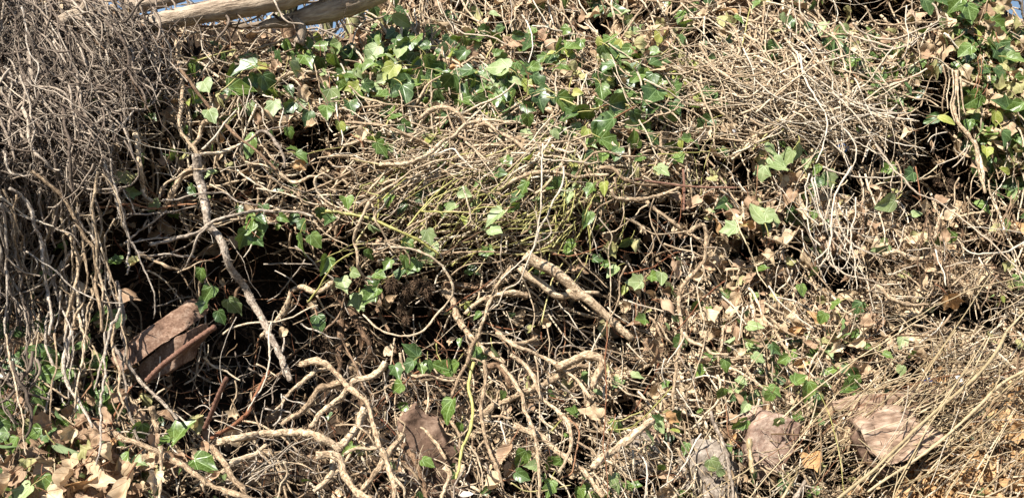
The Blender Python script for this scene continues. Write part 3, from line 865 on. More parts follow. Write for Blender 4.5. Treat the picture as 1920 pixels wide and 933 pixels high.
def leaf_mesh(sh, v):
    if (sh, v) in LEAFMESH: return LEAFMESH[sh, v]
    dead = sh in 'bton'
    kinds = SH_KIND[sh]
    V, F3, F4, lc = leafgeo(kinds[v % len(kinds)], 100 + v * 13 + ord(sh), dead)
    # leaf stalk, curving back into the tangle
    t = np.linspace(0, 1, 7); a = .3 * (v % 3 - 1)
    P = np.stack([a * t**2 * .5, .05 - .55 * t, -.30 * t**1.6], -1)[None]
    tv, tf, tt, ta = tubes(P, np.full((1, 7), .022), 5)
    n = len(V)
    me = mesh_from(NAME[sh], np.concatenate([V, tv]), [F3, F4] + [q + n for q in tf],
                   {'tint': np.concatenate([np.full(n, .5), tt]), 'lc': np.concatenate([lc, ta])}, [LM[sh], M['r'] if dead or v % 2 else M['y']])
    mi = np.zeros(len(me.polygons), np.int32); k = len(F3) + len(F4); mi[k:] = 1
    me.polygons.foreach_set('material_index', mi)
    LEAFMESH[sh, v] = me; return me
def leaf_rot(r, tip=None, flat=.45, spread=.5):
    """orthonormal frame: x across, y towards the tip, z the upper face"""
    nrm = Vector((r.normal()*spread, -1 + r.normal()*.2, flat + r.normal()*spread)).normalized()
    if r.random() < .08: nrm = Vector((r.normal(), -.4, r.normal())).normalized()
    a = R(-90 + r.normal() * 50) if tip is None else tip
    y = Vector((math.cos(a), 0, math.sin(a))); y = (y - nrm * y.dot(nrm)).normalized()
    x = y.cross(nrm); return Matrix((x, y, nrm)).transposed()
WORDS = {'d': 'glossy dark green', 'm': 'bright green', 'p': 'pale matt green', 'y': 'yellow green', 'o': 'dry olive', 'b': 'curled brown', 't': 'crumpled tan', 'n': 'curled orange brown'}
lr = np.random.default_rng(5)
def tipword(a):
    a = math.degrees(a) % 360
    return 'tip down' if 225 < a < 315 else 'tip right' if a >= 315 or a < 45 else 'tip up' if a < 135 else 'tip left'
def place_leaf(x, y, s, sh, tip=None, parent=None, label=None, off=None, name=None):
    off = (lr.uniform(.06, .12) if sh in 'dmpy' else lr.uniform(.04, .10)) if off is None else off
    d = float(bil(CX, CY, CT, x, y) + .035*nz(NG, 110, x, y)) - off
    a = R(-90 + lr.normal() * 48) if tip is None else R(tip)
    Rm = leaf_rot(lr, a, .45 if sh in 'dmpy' else .5, .5 if sh in 'dmpy' else .6)
    sc_ = s / FPX * d * 1.08
    c = Vector(world(x, y, d).tolist())
    o = obj(name or NAME[sh], leaf_mesh(sh, int(lr.integers(0, 6))))
    o.matrix_world = Matrix.Translation(c - Rm @ Vector((0, .4*sc_, 0))) @ Rm.to_4x4() @ Matrix.Scale(sc_, 4)
    if parent is not None:
        o.parent = parent; o.matrix_parent_inverse = parent.matrix_world.inverted(); o.name = 'leaf'
    else:
        size = 'small' if s < 26 else 'medium' if s < 40 else 'large'
        g = {'ivy_leaf': 'ivy leaves growing through the tangle', 'dead_leaf': 'dead leaves caught in the tangle'}[NAME[sh]]
        o['label'] = label or make_label(f"{size} {WORDS[sh]} leaf", x, y, (f"with {tipword(a)}",))
        o['category'] = 'leaf'; o['group'] = g
    return o
def parse_leaves(s):
    out = []
    for it in s.replace('\n', '').split(';'):
        f = it.split()
        if len(f) == 4: out.append((float(f[0]), float(f[1]), float(f[2]), f[3]))
    return out
green = parse_leaves(LEAVES); brown = parse_leaves(BROWN)

# ------------------------------------------------------------------ stems
CW = {'t': 'tan', 'g': 'grey', 'b': 'brown', 'w': 'bleached', 'y': 'yellow green', 'o': 'olive', 'r': 'reddish brown'}
sr = np.random.default_rng(11)
def smooth_noise(r, n, knots, amp):
    k = max(3, knots); return np.interp(np.linspace(0, 1, n), np.linspace(0, 1, k), r.normal(size=k)) * amp
def stem_world(pts, off, r0, r1, wig=1.):
    """pts in photo pixels, radii in photo pixels -> centre line and radii in metres"""
    P = spline(pts, 4); n = len(P)
    L = np.linalg.norm(np.diff(P, axis=0), axis=1).sum()
    w1, w2 = min(1.0 + .25*r0, 1.7) * wig, (.45 + .05*r0) * wig
    P = P + np.stack([smooth_noise(sr, n, int(L/34)+2, w1) + smooth_noise(sr, n, int(L/9)+2, w2) for _ in (0, 1)], -1)
    x, y = P[:, 0], P[:, 1]
    d = bil(CX, CY, CT, x, y) + .035*nz(NG, 110, x, y)*.6
    off = np.linspace(off[0], off[1], n) if isinstance(off, tuple) else off
    d = np.convolve(np.pad(d, 10, mode='edge'), np.ones(21)/21, 'valid') - off + smooth_noise(sr, n, int(L/60)+3, .012)
    W = world(x, y, d)
    rr = np.linspace(r0, r1, n) * (1 + smooth_noise(sr, n, int(L/16)+3, .09) + smooth_noise(sr, n, int(L/5)+3, .055))
    for k in range(int(L/70)):       # nodes
        c = sr.uniform(0, n); rr = rr * (1 + .22*np.exp(-((np.arange(n)-c)/1.2)**2))
    rr[-1] *= .75
    return W, rr * d / FPX
def hairs(W, rr, n, length):
    """short broken rootlets standing off a stem"""
    if n <= 0: return []
    i = sr.integers(0, len(W), n); K = 4
    dirs = sr.normal(size=(n, 3)); dirs /= np.linalg.norm(dirs, axis=1, keepdims=True)
    l = length * sr.uniform(.4, 1.3, n)
    t = np.linspace(0, 1, K)
    P = W[i][:, None] + dirs[:, None] * (rr[i][:, None, None]*.6 + l[:, None, None]*t[None, :, None])
    P[:, 2:] += sr.normal(size=(n, 1, 3)) * l[:, None, None] * .2
    return [tubes(P, np.maximum(rr[i], .0012)[:, None] * np.linspace(.16, .05, K)[None], 4, np.full(n, .55))]
def stem_mesh(name, c, pts, off, r0, r1, hair=None, wk=1.):
    W, rr = stem_world(pts, off, r0, r1, wk)
    S = 12 if r0 > 4.5 else 7 if r0 > 2.2 else 5
    parts = [tubes(W[None], rr[None], S, np.array([sr.uniform(.35, .75) if r0 < 3.8 else sr.uniform(.28, .58)]))]
    hn = int(len(W) * (1.1 if r0 > 4 else .3)) if hair is None else hair
    parts += hairs(W, rr, hn, .016 if r0 > 4 else .010)
    for k in range(int(sr.poisson(len(W) * 4 / (120 if r0 > 2 else 80)))):    # side twigs
        i = int(sr.integers(2, len(W)-2)); tg_ = W[i+1] - W[i-1]; tg_ /= np.linalg.norm(tg_) + 1e-9
        dv = tg_ * sr.choice([-1, 1, 1]) + sr.normal(size=3) * [.8, .35, .8]; dv /= np.linalg.norm(dv)
        Lb = sr.uniform(.015, .05) * (1.6 if r0 > 3 else 1); q = [W[i]]
        for j in range(9):
            dv = dv + sr.normal(size=3)*.22; dv /= np.linalg.norm(dv); q.append(q[-1] + dv*Lb/9)
        rb = rr[i] * sr.uniform(.28, .6)
        parts.append(tubes(np.array(q)[None], (rb*np.linspace(1, .45, 10))[None], 5, np.array([sr.uniform(.3, .8)])))
    me = tube_mesh(name, parts, M[c])
    if r0 > 2.2:      # flaking, ridged bark
        n0 = len(W)*S; co = np.empty(len(me.vertices)*3, np.float32); me.vertices.foreach_get('co', co); co = co.reshape(-1, 3)
        cen = np.repeat(W, S, 0); d = co[:n0] - cen; rad = np.repeat(rr, S)
        a = np.tile(np.arange(S)*2*np.pi/S, len(W)); u = np.repeat(np.arange(len(W)), S)
        ph = sr.uniform(0, 6)
        k = 1 + .10*np.sin(3*a + u*.22 + ph) + .07*np.sin(5*a - u*.35) + sr.normal(size=n0)*.06
        co[:n0] = cen + d*k[:, None]; me.vertices.foreach_set('co', co.ravel()); me.update()
    return me, W, rr
SPRIG = {  # key: first point of its stems in photo pixels
 'sprig with three green leaves hanging in the dark hollow': ([(333, 511), (367, 498), (385, 491)], [(377, 513), (393, 546), (383, 569)]),
 'sprig carrying the lone heart leaf above the cut stems': ([(750, 659)], [(833, 690), (853, 687), (843, 765)]),
 'long yellow green shoot with drooping folded pale leaves': ([(610, 396)], [(643, 531), (665, 511), (697, 551), (673, 561), (693, 474), (710, 514)]),
 'arching stem with a tall shiny leaf at its bend': ([(693, 374)], [(650, 378)]),
 'upright green stem with narrow dark leaves': ([(887, 682)], [(863, 799)])}
sprig_stems = {p: k for k, v in SPRIG.items() for p in v[0]}
sprig_leaves = {p: k for k, v in SPRIG.items() for p in v[1]}
roots_ = {}
def sprig_root(k, at_px):
    if k not in roots_:
        p = at(at_px[0], at_px[1], .08)
        roots_[k] = empty('ivy_sprig', p.tolist(), k, 'ivy sprig')
        bpy.context.view_layer.update()
    return roots_[k]
def build_stems():
    for (tc, tr), txt in STEMS.items():
        for ln in txt.strip().splitlines():
            f = ln.split()
            pts = [tuple(float(v) for v in q.split(',')) for q in f[3:] if ',' in q]
            if len(pts) < 2: continue
            pts = [(tc*480 + a/3, tr*311 + b/3) for a, b in pts]
            rs = [float(v)/3 for v in f[1].split('-')]; r0, r1 = rs[0], rs[-1]
            if len(rs) == 1: r1 = r0 * .68
            if r0 < 4: r0 *= .74; r1 *= .74
            r0 *= .88; r1 *= .88
            if (tc, tr) == (3, 1) and f[0] == 'w' or (tc, tr) == (3, 0) and f[0] == 'w': f[2] = str(float(f[2].split('>')[0]) + 5)
            if f[0] == 'w' and float(f[1].split('-')[0]) >= 11: f[0] = 't'
            oo = [float(v)/100 + .02 for v in f[2].split('>')]; off = oo[0] if len(oo) == 1 else tuple(oo)
            if (tc, tr) == (3, 2): r0 *= .64; r1 *= .64
            me, W, rr = stem_mesh('ivy_vine', f[0], pts, off, r0, r1, wk=.3 if (tc, tr) == (3, 2) else 1.)
            key = (round(pts[0][0]), round(pts[0][1]))
            if key in sprig_stems:
                t = sprig_root(sprig_stems[key], pts[0]); o = obj('stem', me, t)
                o.matrix_parent_inverse = t.matrix_world.inverted(); continue
            m = pts[len(pts)//2]; L = sum(math.dist(a, b) for a, b in zip(pts, pts[1:]))
            th = 'thick' if r0 > 4.4 else 'medium' if r0 > 2.4 else 'thin'
            dx, dy = pts[-1][0]-pts[0][0], pts[-1][1]-pts[0][1]
            bend = L / max(1, math.hypot(dx, dy))
            shp = 'hooked' if bend > 1.35 else 'curved' if bend > 1.1 else ''
            di = 'upright' if abs(dy) > 2*abs(dx) else 'level' if abs(dx) > 2*abs(dy) else 'slanting'
            ln_ = 'long' if L > 190 else 'short' if L < 60 else ''
            noun = 'cane' if f[0] == 'o' and (tc, tr) in ((3, 2), (3, 1)) else 'root' if (tc, tr) == (0, 1) and pts[0][0] < 130 else 'stem'
            head = ' '.join(w_ for w_ in (ln_, th, shp or di, CW[f[0]], noun) if w_)
            lab = make_label(head, m[0], m[1], ('with bumpy knots',) if 0 else ())
            obj('dry_cane' if noun == 'cane' else 'hanging_root' if noun == 'root' else 'ivy_vine', me, None, lab, noun,
                {'cane': 'dry canes lying over the foot of the bank', 'root': 'roots hanging in the curtain', 'stem': 'traced ivy stems crossing the bank'}[noun].replace('traced ', 'ivy stems crossing the bank'[:0]))
build_stems()
for x, y, s, sh in green + [(a, b_, c*.86, d) for a, b_, c, d in brown]:
    k = next((v for p, v in sprig_leaves.items() if abs(p[0]-x) < 2 and abs(p[1]-y) < 2), None)
    special = {(843, 765): -80, (337, 812): 60, (1133, 240): 200, (1157, 137): -75, (1513, 729): -100, (650, 378): -90, (673, 561): -70, (567, 454): -75, (380, 869): -35, (1663, 381): 200, (833, 690): 165, (1423, 404): 100, (1190, 263): 90, (877, 0): 0}.get((int(x), int(y)))
    lab = {(843, 765): None, (337, 812): "veined green leaf lying over the cut stems beside the upright rusty bar", (1133, 240): "largest dark green ivy leaf, drooping in the middle of the ledge",
           (1663, 381): "lone pale yellow green leaf beside the long crossing stem", (1783, 564): "folded orange brown leaf lying on the fine root slope", (947, 850): "long curled brown leaf standing on edge by the stem cluster"}.get((int(x), int(y)))
    place_leaf(x, y, s, sh, special, sprig_root(k, (x, y)) if k else None, lab, .15 if y > 800 and x < 300 else None)

# ------------------------------------------------------------------ the uncounted tangle
T_ = grid("""
2 3 5 4 5 7 6 5 5 6 5 3
3 4 5 6 8 9 7 7 9 9 6 4
3 3 4 5 8 9 8 7 5 5 5 4
2 2 2 2 4 4 4 5 4 4 5 5
2 2 1 2 3 5 5 5 5 5 6 7
3 3 3 4 3 5 6 5 4 4 6 7""") / 9
A_ = grid("""
30 30 20 10 70 80 60 30 30 40 10 60
40 35 60 20 10 -20 20 10 20 30 30 70
80 80 0 10 -35 -30 -20 15 30 60 70 80
85 80 10 20 30 -30 40 50 60 60 10 -10
85 60 60 50 60 60 40 30 50 40 10 -15
60 30 -20 40 60 70 60 50 60 50 -40 -20""")
F_ = grid("""
3 3 2 2 5 7 5 5 4 3 4 2
3 3 2 2 4 5 3 3 6 6 4 3
2 2 1 2 3 3 2 3 3 3 6 8
3 2 1 1 2 2 1 2 3 3 7 8
3 2 1 1 2 2 3 5 5 6 8 9
3 2 2 2 2 3 4 5 5 7 9 9""") / 9
L_ = grid("""
0 1 1 3 5 6 7 7 8 4 4 6
0 1 3 4 3 3 4 5 3 5 6 6
1 1 1 1 1 1 1 2 6 8 7 4
3 3 1 0 0 0 1 4 7 8 5 4
5 4 0 0 1 1 2 4 7 8 5 3
8 7 2 1 2 2 3 3 4 3 4 8""") / 9
G_ = grid("""
0 0 2 3 4 2 3 3 2 3 5 7
1 1 3 3 5 3 5 4 1 1 3 5
1 1 1 2 3 3 4 1 1 2 1 1
1 1 1 0 2 1 1 1 2 1 0 0
3 3 0 0 2 1 1 1 3 3 1 0
4 2 1 1 1 1 3 1 1 1 0 1""") / 9
X0, X1, Y0, Y1 = -260, 2180, -170, 1120
def sample(n, dens, seed, x0=X0, x1=X1, y0=Y0, y1=Y1):
    r = np.random.default_rng(seed)
    x = r.uniform(x0, x1, n*8); y = r.uniform(y0, y1, n*8)
    k = (r.random(n*8) < dens(x, y)) & (y > crest(x) + 6)
    return x[k][:n], y[k][:n], r
def walk(x, y, ang, L, r, off, K=10, wig=.25, base='can', rad=(1., 2.), offamp=.02, taper=.6, S=4, K2=0, tint=(.1, .95)):
    n = len(x); L = L * np.exp(np.clip(r.normal(size=n)*.4, -.8, .5))
    th = np.cumsum(r.normal(size=(n, K)) * wig, 1) + np.radians(ang)[:, None]
    st = (L/K)[:, None]
    dx = np.cos(th)*st; dy = np.sin(th)*st
    px = x[:, None] + np.cumsum(dx, 1) - dx.sum(1, keepdims=True)/2
    py = y[:, None] + np.cumsum(dy, 1) - dy.sum(1, keepdims=True)/2
    o = off[:, None] + np.cumsum(r.normal(size=(n, K))*offamp*.5, 1)
    if base == 'can': d = bil(CX, CY, CT, px, py) + .035*nz(NG, 110, px, py)
    elif base == 'half': d = canopy(px, py) + .2*hollow(px, py)
    else: d = soil(px, py)
    d = .6*d + .4*d.mean(1, keepdims=True) - o
    W = world(px, py, d)
    rr = rad[0]*.85 + (rad[1]*1.25 - rad[0]*.85) * r.random(n)**1.9
    Rr = rr[:, None] * np.linspace(1, taper, K)[None] * (1 + r.normal(size=(n, K))*.08) * d / FPX
    return tubes(W, Rr, S, r.uniform(tint[0], tint[1], n), cap=False)
def can_d(x, y): return np.clip(1 - hollow(x, y), 0, 1)**1.4
def angf(x, y, r, spread): return bil(GX, GY, A_, x, y) + r.normal(size=len(x))*spread
def stuff(name, label, cat, parts, mat):
    obj(name, tube_mesh(name, parts, mat), None, label, cat, None, 'stuff')

# tan twig tangle in depth: deep, middle, and surface layers
parts = []
for (n, base, o0, o1, rad, L, seed, dens) in [
    (3000, 'soil', .0, .06, (1.4, 3.2), 115, 21, lambda x, y: bil(GX, GY, T_, x, y)*(1-np.clip(hollow(x, y), 0, 1)**.8*.93)),
    (2300, 'half', -.02, .06, (1.3, 3.2), 110, 22, lambda x, y: bil(GX, GY, T_, x, y)*can_d(x, y)),
    (2300, 'can', -.03, .05, (1.2, 2.7), 90, 23, lambda x, y: bil(GX, GY, T_, x, y)**1.3*can_d(x, y))]:
    x, y, r = sample(n, dens, seed)
    parts.append(walk(x, y, angf(x, y, r, 42), L, r, r.uniform(o0, o1, len(x)), 11, .20, base, rad))
x, y, r = sample(520, lambda x, y: np.exp(-((x-1420)/170)**2-((y-165)/75)**2) + .8*np.exp(-((x-1600)/80)**2-((y-215)/30)**2), 27, 1150, 1760, 40, 330)
parts.append(walk(x, y, 18 + (x-1400)*.03 + r.normal(size=len(x))*26, 120, r, r.uniform(.03, .15, len(x)), 11, .19, 'can', (.9, 2.3), tint=(.4, 1)))
x, y, r = sample(150, lambda x, y: np.exp(-((x-850)/120)**2-((y-270)/60)**2), 28, 500, 1200, 120, 420)
parts.append(walk(x, y, -22 + r.normal(size=len(x))*30, 130, r, r.uniform(.02, .09, len(x)), 11, .14, 'can', (1.3, 3.2), tint=(.3, 1)))
stuff('twig_tangle', 'dense tangle of sun bleached tan ivy twigs covering the bank', 'twigs', parts, M['t'])
parts = []
x, y, r = sample(1300, lambda x, y: .5*bil(GX, GY, T_, x, y)*can_d(x, y), 24)
parts.append(walk(x, y, angf(x, y, r, 45), 90, r, r.uniform(-.02, .07, len(x)), 10, .2, 'can', (.8, 1.8)))
x, y, r = sample(50, lambda x, y: np.exp(-((x-1560)/45)**2-((y-420)/75)**2) + .8*np.exp(-((x-1560)/90)**2-((y-190)/70)**2), 29, 1380, 1760, 80, 580)
parts.append(walk(x, y, np.where(y > 300, 78, 42) + r.normal(size=len(x))*26, 120, r, r.uniform(.09, .19, len(x)), 12, .12, 'can', (.7, 1.9), tint=(.5, 1)))
stuff('bleached_twigs', 'scattered thin bleached twigs lying over the tan tangle', 'twigs', parts, M['w'])
parts = []
x, y, r = sample(1300, lambda x, y: .4+.3*np.clip(hollow(x, y), 0, 1), 25)
parts.append(walk(x, y, angf(x, y, r, 50), 130, r, r.uniform(.0, .08, len(x)), 10, .22, 'soil', (.8, 2.2), tint=(.0, .5)))
stuff('dark_roots', 'dark brown roots crossing deep inside the hollows', 'roots', parts, M['b'])
parts = []
x, y, r = sample(1400, lambda x, y: np.exp(-((x-930)/200)**2-((y-400)/75)**2) + .5*np.exp(-((x-770)/80)**2-((y-150)/30)**2) + .6*np.exp(-((x-1060)/50)**2-((y-400)/90)**2)+.06*(y < 330), 26, 400, 1600, 60, 600)
x, y = x[:160], y[:160]
parts.append(walk(x, y, np.where(x > 1030, -75, -32) + r.normal(size=len(x))*22, 110, r, r.uniform(.01, .08, len(x)), 11, .10, 'can', (.8, 1.7)))
stuff('green_shoots', 'yellow green young ivy shoots fanned across the middle of the bank', 'shoots', parts, M['y'])
# fine straw and hair roots
parts = []
for (n, base, o0, o1, rad, L, seed) in [(4500, 'soil', .0, .07, (.55, 1.4), 60, 31), (3200, 'can', -.03, .07, (.5, 1.2), 60, 32)]:
    x, y, r = sample(n, lambda x, y: bil(GX, GY, F_, x, y)*(1-.6*np.clip(hollow(x, y), 0, 1)), seed)
    parts.append(walk(x, y, angf(x, y, r, 45), L, r, r.uniform(o0, o1, len(x)), 8, .22, base, rad, S=3))
stuff('fine_straw', 'fine dry straw and hair roots matted over the slope', 'straw', parts, M['fine'])
parts = []
x, y, r = sample(500, lambda x, y: np.clip(hollow(x, y), 0, 1)*.7, 33)
parts.append(walk(x, y, 80 + r.normal(size=len(x))*40, 80, r, r.uniform(.1, .4, len(x)), 9, .3, 'soil', (.4, 1.), S=3))
x, y, r = sample(200, lambda x, y: np.exp(-((x-1820)/110)**2-((y-455)/80)**2)*can_d(x, y)**2, 34, 1600, 2180, 250, 640)
parts.append(walk(x, y, 85 + r.normal(size=len(x))*28, 100, r, r.uniform(.0, .12, len(x)), 10, .22, 'can', (.6, 1.7), S=4))
stuff('hair_roots', 'thin hair roots dangling in the hollows and under the hanging stem bundle', 'roots', parts, M['b'])
# criss-crossing thin stems bridging the hollows, and dead leaves fallen into them
hz = lambda x, y: np.clip(hollow(x, y)*1.3-.3, 0, 1)*(x > 230)*(x < 1500)*(y > 330)*np.where((x < 720) & (y > 430), .4, 1)
for nm, mt, n, sd_, rd, lab in (('crossing_twigs', 't', 105, 35, (.6, 2.2), 'tan'), ('crossing_grey_twigs', 'g', 100, 36, (.5, 1.8), 'grey'), ('crossing_brown_twigs', 'r', 70, 37, (.5, 1.6), 'reddish brown')):
    parts = []
    x, y, r = sample(n, hz, sd_)
    parts.append(walk(x, y, angf(x, y, r, 55), 130, r, r.uniform(-.12, .06, len(x)), 12, .2, 'can', rd, .03))
    x, y, r = sample(n, hz, sd_ + 20)
    parts.append(walk(x, y, angf(x, y, r, 60), 120, r, r.uniform(-.06, .10, len(x)), 12, .2, 'half', rd, .03))
    stuff(nm, lab + ' thin twigs criss-crossing the dark hollows', 'twigs', parts, M[mt])
parts = []
x, y, r = sample(120, lambda x, y: np.exp(-((x-700)/260)**2-((y-800)/120)**2)*(y > 620), 38, 380, 1150, 600, 1000)
parts.append(walk(x, y, r.uniform(-80, 80, len(x)), 95, r, r.uniform(-.08, .10, len(x)), 13, .33, 'can', (.45, 1.8), .02))
stuff('crooked_roots', 'thin crooked roots webbed over the thick cut stems at the foot of the bank', 'roots', parts, M['g'])
# matted root curtain
def cur(x, y): return np.clip(1.35 - np.clip((x - (110 + 170*np.clip(1-y/330, -.6, 1)))/60, 0, 3), 0, 1) * np.where(y < 320, 1, .26) * np.clip(.62 + .5*nz(NG4, 62, x, y), .12, 1) * np.where((x > 255) & (y < 75), .05, 1)
parts = []
for (n, o0, o1, rad, L, seed) in [(1350, .0, .10, (.75, 2.5), 150, 41), (850, .06, .16, (.75, 2.5), 150, 42), (420, .12, .2, (.8, 3.2), 180, 43)]:
    x, y, r = sample(n, cur, seed, -260, 420, -150, 760)
    a = np.interp(y, [-100, 60, 200, 300, 400], [28, 36, 44, 66, 84]) + np.interp(x, [0, 60, 300], [22, 8, 0]) * (y < 320) + r.normal(size=len(x))*13
    parts.append(walk(x, y, a, L, r, r.uniform(o0, o1, len(x)), 20, .22, 'can', rad, .012))
x, y, r = sample(160, lambda x, y: cur(x, y)*.8, 44, -260, 420, -150, 500)
parts.append(walk(x, y, r.normal(size=len(x))*30 - 10, 110, r, r.uniform(.05, .24, len(x)), 12, .25, 'can', (.6, 1.5)))
x, y, r = sample(110, lambda x, y: (y < 60)*1., 48, 120, 720, 12, 62)
x = np.random.default_rng(3).uniform(150, 700, 40); y = np.random.default_rng(4).uniform(8, 62, 40)
parts.append(walk(x, y, 30 + r.normal(size=40)*50, 90, r, r.uniform(.05, .3, 40), 12, .25, 'can', (.7, 2.4)))
stuff('root_mat', 'matted grey brown roots hanging in a dense curtain', 'roots', parts, M['root'])
parts = []
x, y, r = sample(2600, lambda x, y: cur(x, y), 45, -260, 420, -150, 820)
parts.append(walk(x, y, r.uniform(0, 360, len(x)), 22, r, r.uniform(.0, .24, len(x)), 6, .4, 'can', (.4, .8), S=3))
stuff('rootlets', 'tiny side rootlets bristling from the hanging curtain', 'roots', parts, M['root'])
x, y, r = sample(34, lambda x, y: (x < 225)*1., 46, -20, 240, 330, 640)
for i in range(len(x)):
    L = float(r.uniform(150, 330)); n = 8
    a = 84 + r.normal()*9; px = x[i] + np.cumsum(np.r_[0, r.normal(size=n-1)*7 + math.cos(R(a))*L/n]); py = y[i] - 60 + np.linspace(0, L, n)
    r0 = float(r.uniform(1.5, 3.2))
    me, W, rr = stem_mesh('hanging_root', 'gtgt'[i % 4], list(zip(px, py)), float(r.uniform(.1, .22)), r0, r0*.6, hair=int(L/3), wk=1.5)
    obj('hanging_root', me, None, make_label(('slender' if r0 < 2.3 else 'stout') + ' wavy ' + 'grey tan'.split()[i % 2] + ' hanging root', float(px[4]), float(py[4])), 'root', 'roots hanging in the curtain')
# dry canes and grass stalks over the foot of the slope
parts = []
x, y, r = sample(420, lambda x, y: np.exp(-((x-1760)/170)**2-((y-800)/110)**2), 52, 1350, 2180, 560, 1120)
a = np.where(r.random(len(x)) < .5, -50, -14) + r.normal(size=len(x))*26
parts.append(walk(x, y, a, 110, r, r.uniform(.0, .16, len(x)), 10, .07, 'can', (.7, 2.), .01))
stuff('dry_grass', 'short matted dry grass blades over the foot of the slope', 'grass', parts, M['fine']); parts = []
x, y, r = sample(80, lambda x, y: np.exp(-((x-1750)/170)**2-((y-790)/90)**2), 51, 1350, 2180, 560, 1120)
a = np.where(r.random(len(x)) < .5, -48, -18) + r.normal(size=len(x))*16
parts.append(walk(x, y, a, 230, r, r.uniform(.09, .22, len(x)), 12, .035, 'can', (.6, 1.5), .01))
stuff('dry_stalks', 'thin dry stalks fanned over the foot of the slope', 'stalks', parts, M['o'])

# ---- uncounted leaves
def leaf_batch(n, dens, seed, shs, size, base, o0, o1, name, label, sh_mat, flat=.5, spread=.7, dead=True, rings=(0, .5, 1.), x0=X0, x1=X1, y0=Y0, y1=Y1, kinds=None):
    x, y, r = sample(n, dens, seed, x0, x1, y0, y1)
    var = [leafgeo(k, 900 + seed*7 + i, dead, rings) for i, k in enumerate(kinds or ('ivy', 'soft', 'ivy', 'heart', 'long', 'soft'))]
    Vs, F3s, F4s, Ts, As = [], [], [], [], []; c = 0
    for i in range(len(x)):
        V, F3, F4, lc = var[i % len(var)]
        d = (float(canopy(x[i], y[i])) if base == 'can' else float(soil(x[i], y[i]))) - r.uniform(o0, o1)
        s = size * math.exp(r.normal()*.25) / FPX * d
        Rm = np.array(leaf_rot(r, R(r.uniform(0, 360)) if dead else None, flat, spread))
        W = V * s; W[:, 1] -= .4*s
        Vs.append(W @ Rm.T + world(x[i], y[i], d)); F3s.append(F3 + c); F4s.append(F4 + c); c += len(V)
        Ts.append(np.full(len(V), r.random())); As.append(lc + [i*.0, 0, i*1.7])
    F = [np.concatenate(F3s)] + ([np.concatenate(F4s)] if len(F4) else [])
    obj(name, mesh_from(name, np.concatenate(Vs), F, {'tint': np.concatenate(Ts), 'lc': np.concatenate(As)}, [LM[sh_mat]]), None, label, 'leaves', None, 'stuff')
dL = lambda x, y: bil(GX, GY, L_, x, y)*(1-.85*np.clip(hollow(x, y), 0, 1))
dG = lambda x, y: bil(GX, GY, G_, x, y)*can_d(x, y)
dR = lambda x, y: (np.exp(-((x-1890)/90)**2-((y-150)/170)**2)+.8*np.exp(-((x-1640)/70)**2-((y-140)/60)**2))*can_d(x, y)
leaf_batch(1500, dL, 61, '', 27, 'soil', .02, .11, 'dead_leaf_litter', 'tan dead ivy leaves matted under the twigs', 't')
leaf_batch(1100, dL, 62, '', 25, 'soil', .0, .10, 'brown_leaf_litter', 'brown dead ivy leaves matted under the twigs', 'b')
leaf_batch(360, lambda x, y: dL(x, y)**1.6, 76, '', 29, 'can', -.03, .05, 'curled_leaf_litter', 'curled tan dead ivy leaves hanging among the twigs', 't')
leaf_batch(330, lambda x, y: np.exp(-((x-1400)/170)**2-((y-520)/150)**2)*np.clip(1.2-hollow(x, y), .1, 1), 78, '', 23, 'can', -.04, .08, 'hanging_brown_litter', 'small curled brown leaves hanging right of the hook shaped stem', 'b')
leaf_batch(300, lambda x, y: dL(x, y)**1.6, 77, '', 25, 'can', -.03, .05, 'curled_brown_litter', 'curled brown dead ivy leaves hanging among the twigs', 'b')
leaf_batch(300, dL, 63, '', 24, 'can', -.03, .05, 'dry_olive_leaves', 'dry olive leaves mixed into the dead leaf litter', 'o')
leaf_batch(480, dG, 64, '', 28, 'can', -.03, .05, 'dark_ivy_foliage', 'small dark ivy leaves half buried in the tangle', 'd', dead=False)
leaf_batch(480, dG, 65, '', 25, 'can', -.03, .05, 'green_ivy_foliage', 'small green ivy leaves half buried in the tangle', 'm', dead=False)
leaf_batch(300, dG, 66, '', 25, 'can', -.03, .06, 'pale_ivy_foliage', 'small pale ivy leaves half buried in the tangle', 'p', dead=False)
leaf_batch(210, dR, 67, '', 27, 'can', -.03, .05, 'ivy_wall_foliage', 'ivy leaves of the leafy wall at the right end of the bank', 'm', dead=False, x0=1500, y0=-170, y1=450)
leaf_batch(150, dR, 68, '', 27, 'can', -.03, .05, 'dark_ivy_wall_foliage', 'dark ivy leaves of the leafy wall at the right end of the bank', 'd', dead=False, x0=1500, y0=-170, y1=450)
leaf_batch(190, dR, 81, '', 27, 'can', -.02, .07, 'olive_wall_leaves', 'dry olive leaves of the leafy wall at the right end of the bank', 'o', x0=1500, y0=-170, y1=450)
leaf_batch(200, dR, 82, '', 26, 'can', -.02, .07, 'dead_wall_leaves', 'tan dead leaves of the leafy wall at the right end of the bank', 't', x0=1500, y0=-170, y1=450)
dB = lambda x, y: np.clip(nz(NG4, 62, y*1.3+200, x*.7)*.6+.55, 0, 1)*(np.exp(-((x-770)/260)**2-((y-125)/55)**2)+np.exp(-((x-1150)/150)**2-((y-160)/70)**2))
for sh, n_, sd_, sz in (('d', 150, 83, 31), ('m', 130, 84, 27), ('y', 60, 85, 24), ('p', 60, 86, 27)):
    leaf_batch(n_, dB, sd_, '', sz, 'can', .01, .10, 'ledge_ivy_foliage', {'d': 'dark', 'm': 'bright green', 'y': 'yellow green', 'p': 'pale'}[sh] + ' ivy leaves packed along the upper ledge', sh, dead=False, x0=300, x1=1400, y0=30, y1=340)
leaf_batch(110, hz, 91, '', 24, 'soil', .02, .22, 'hollow_brown_leaves', 'brown dead leaves fallen into the dark hollows', 'b')
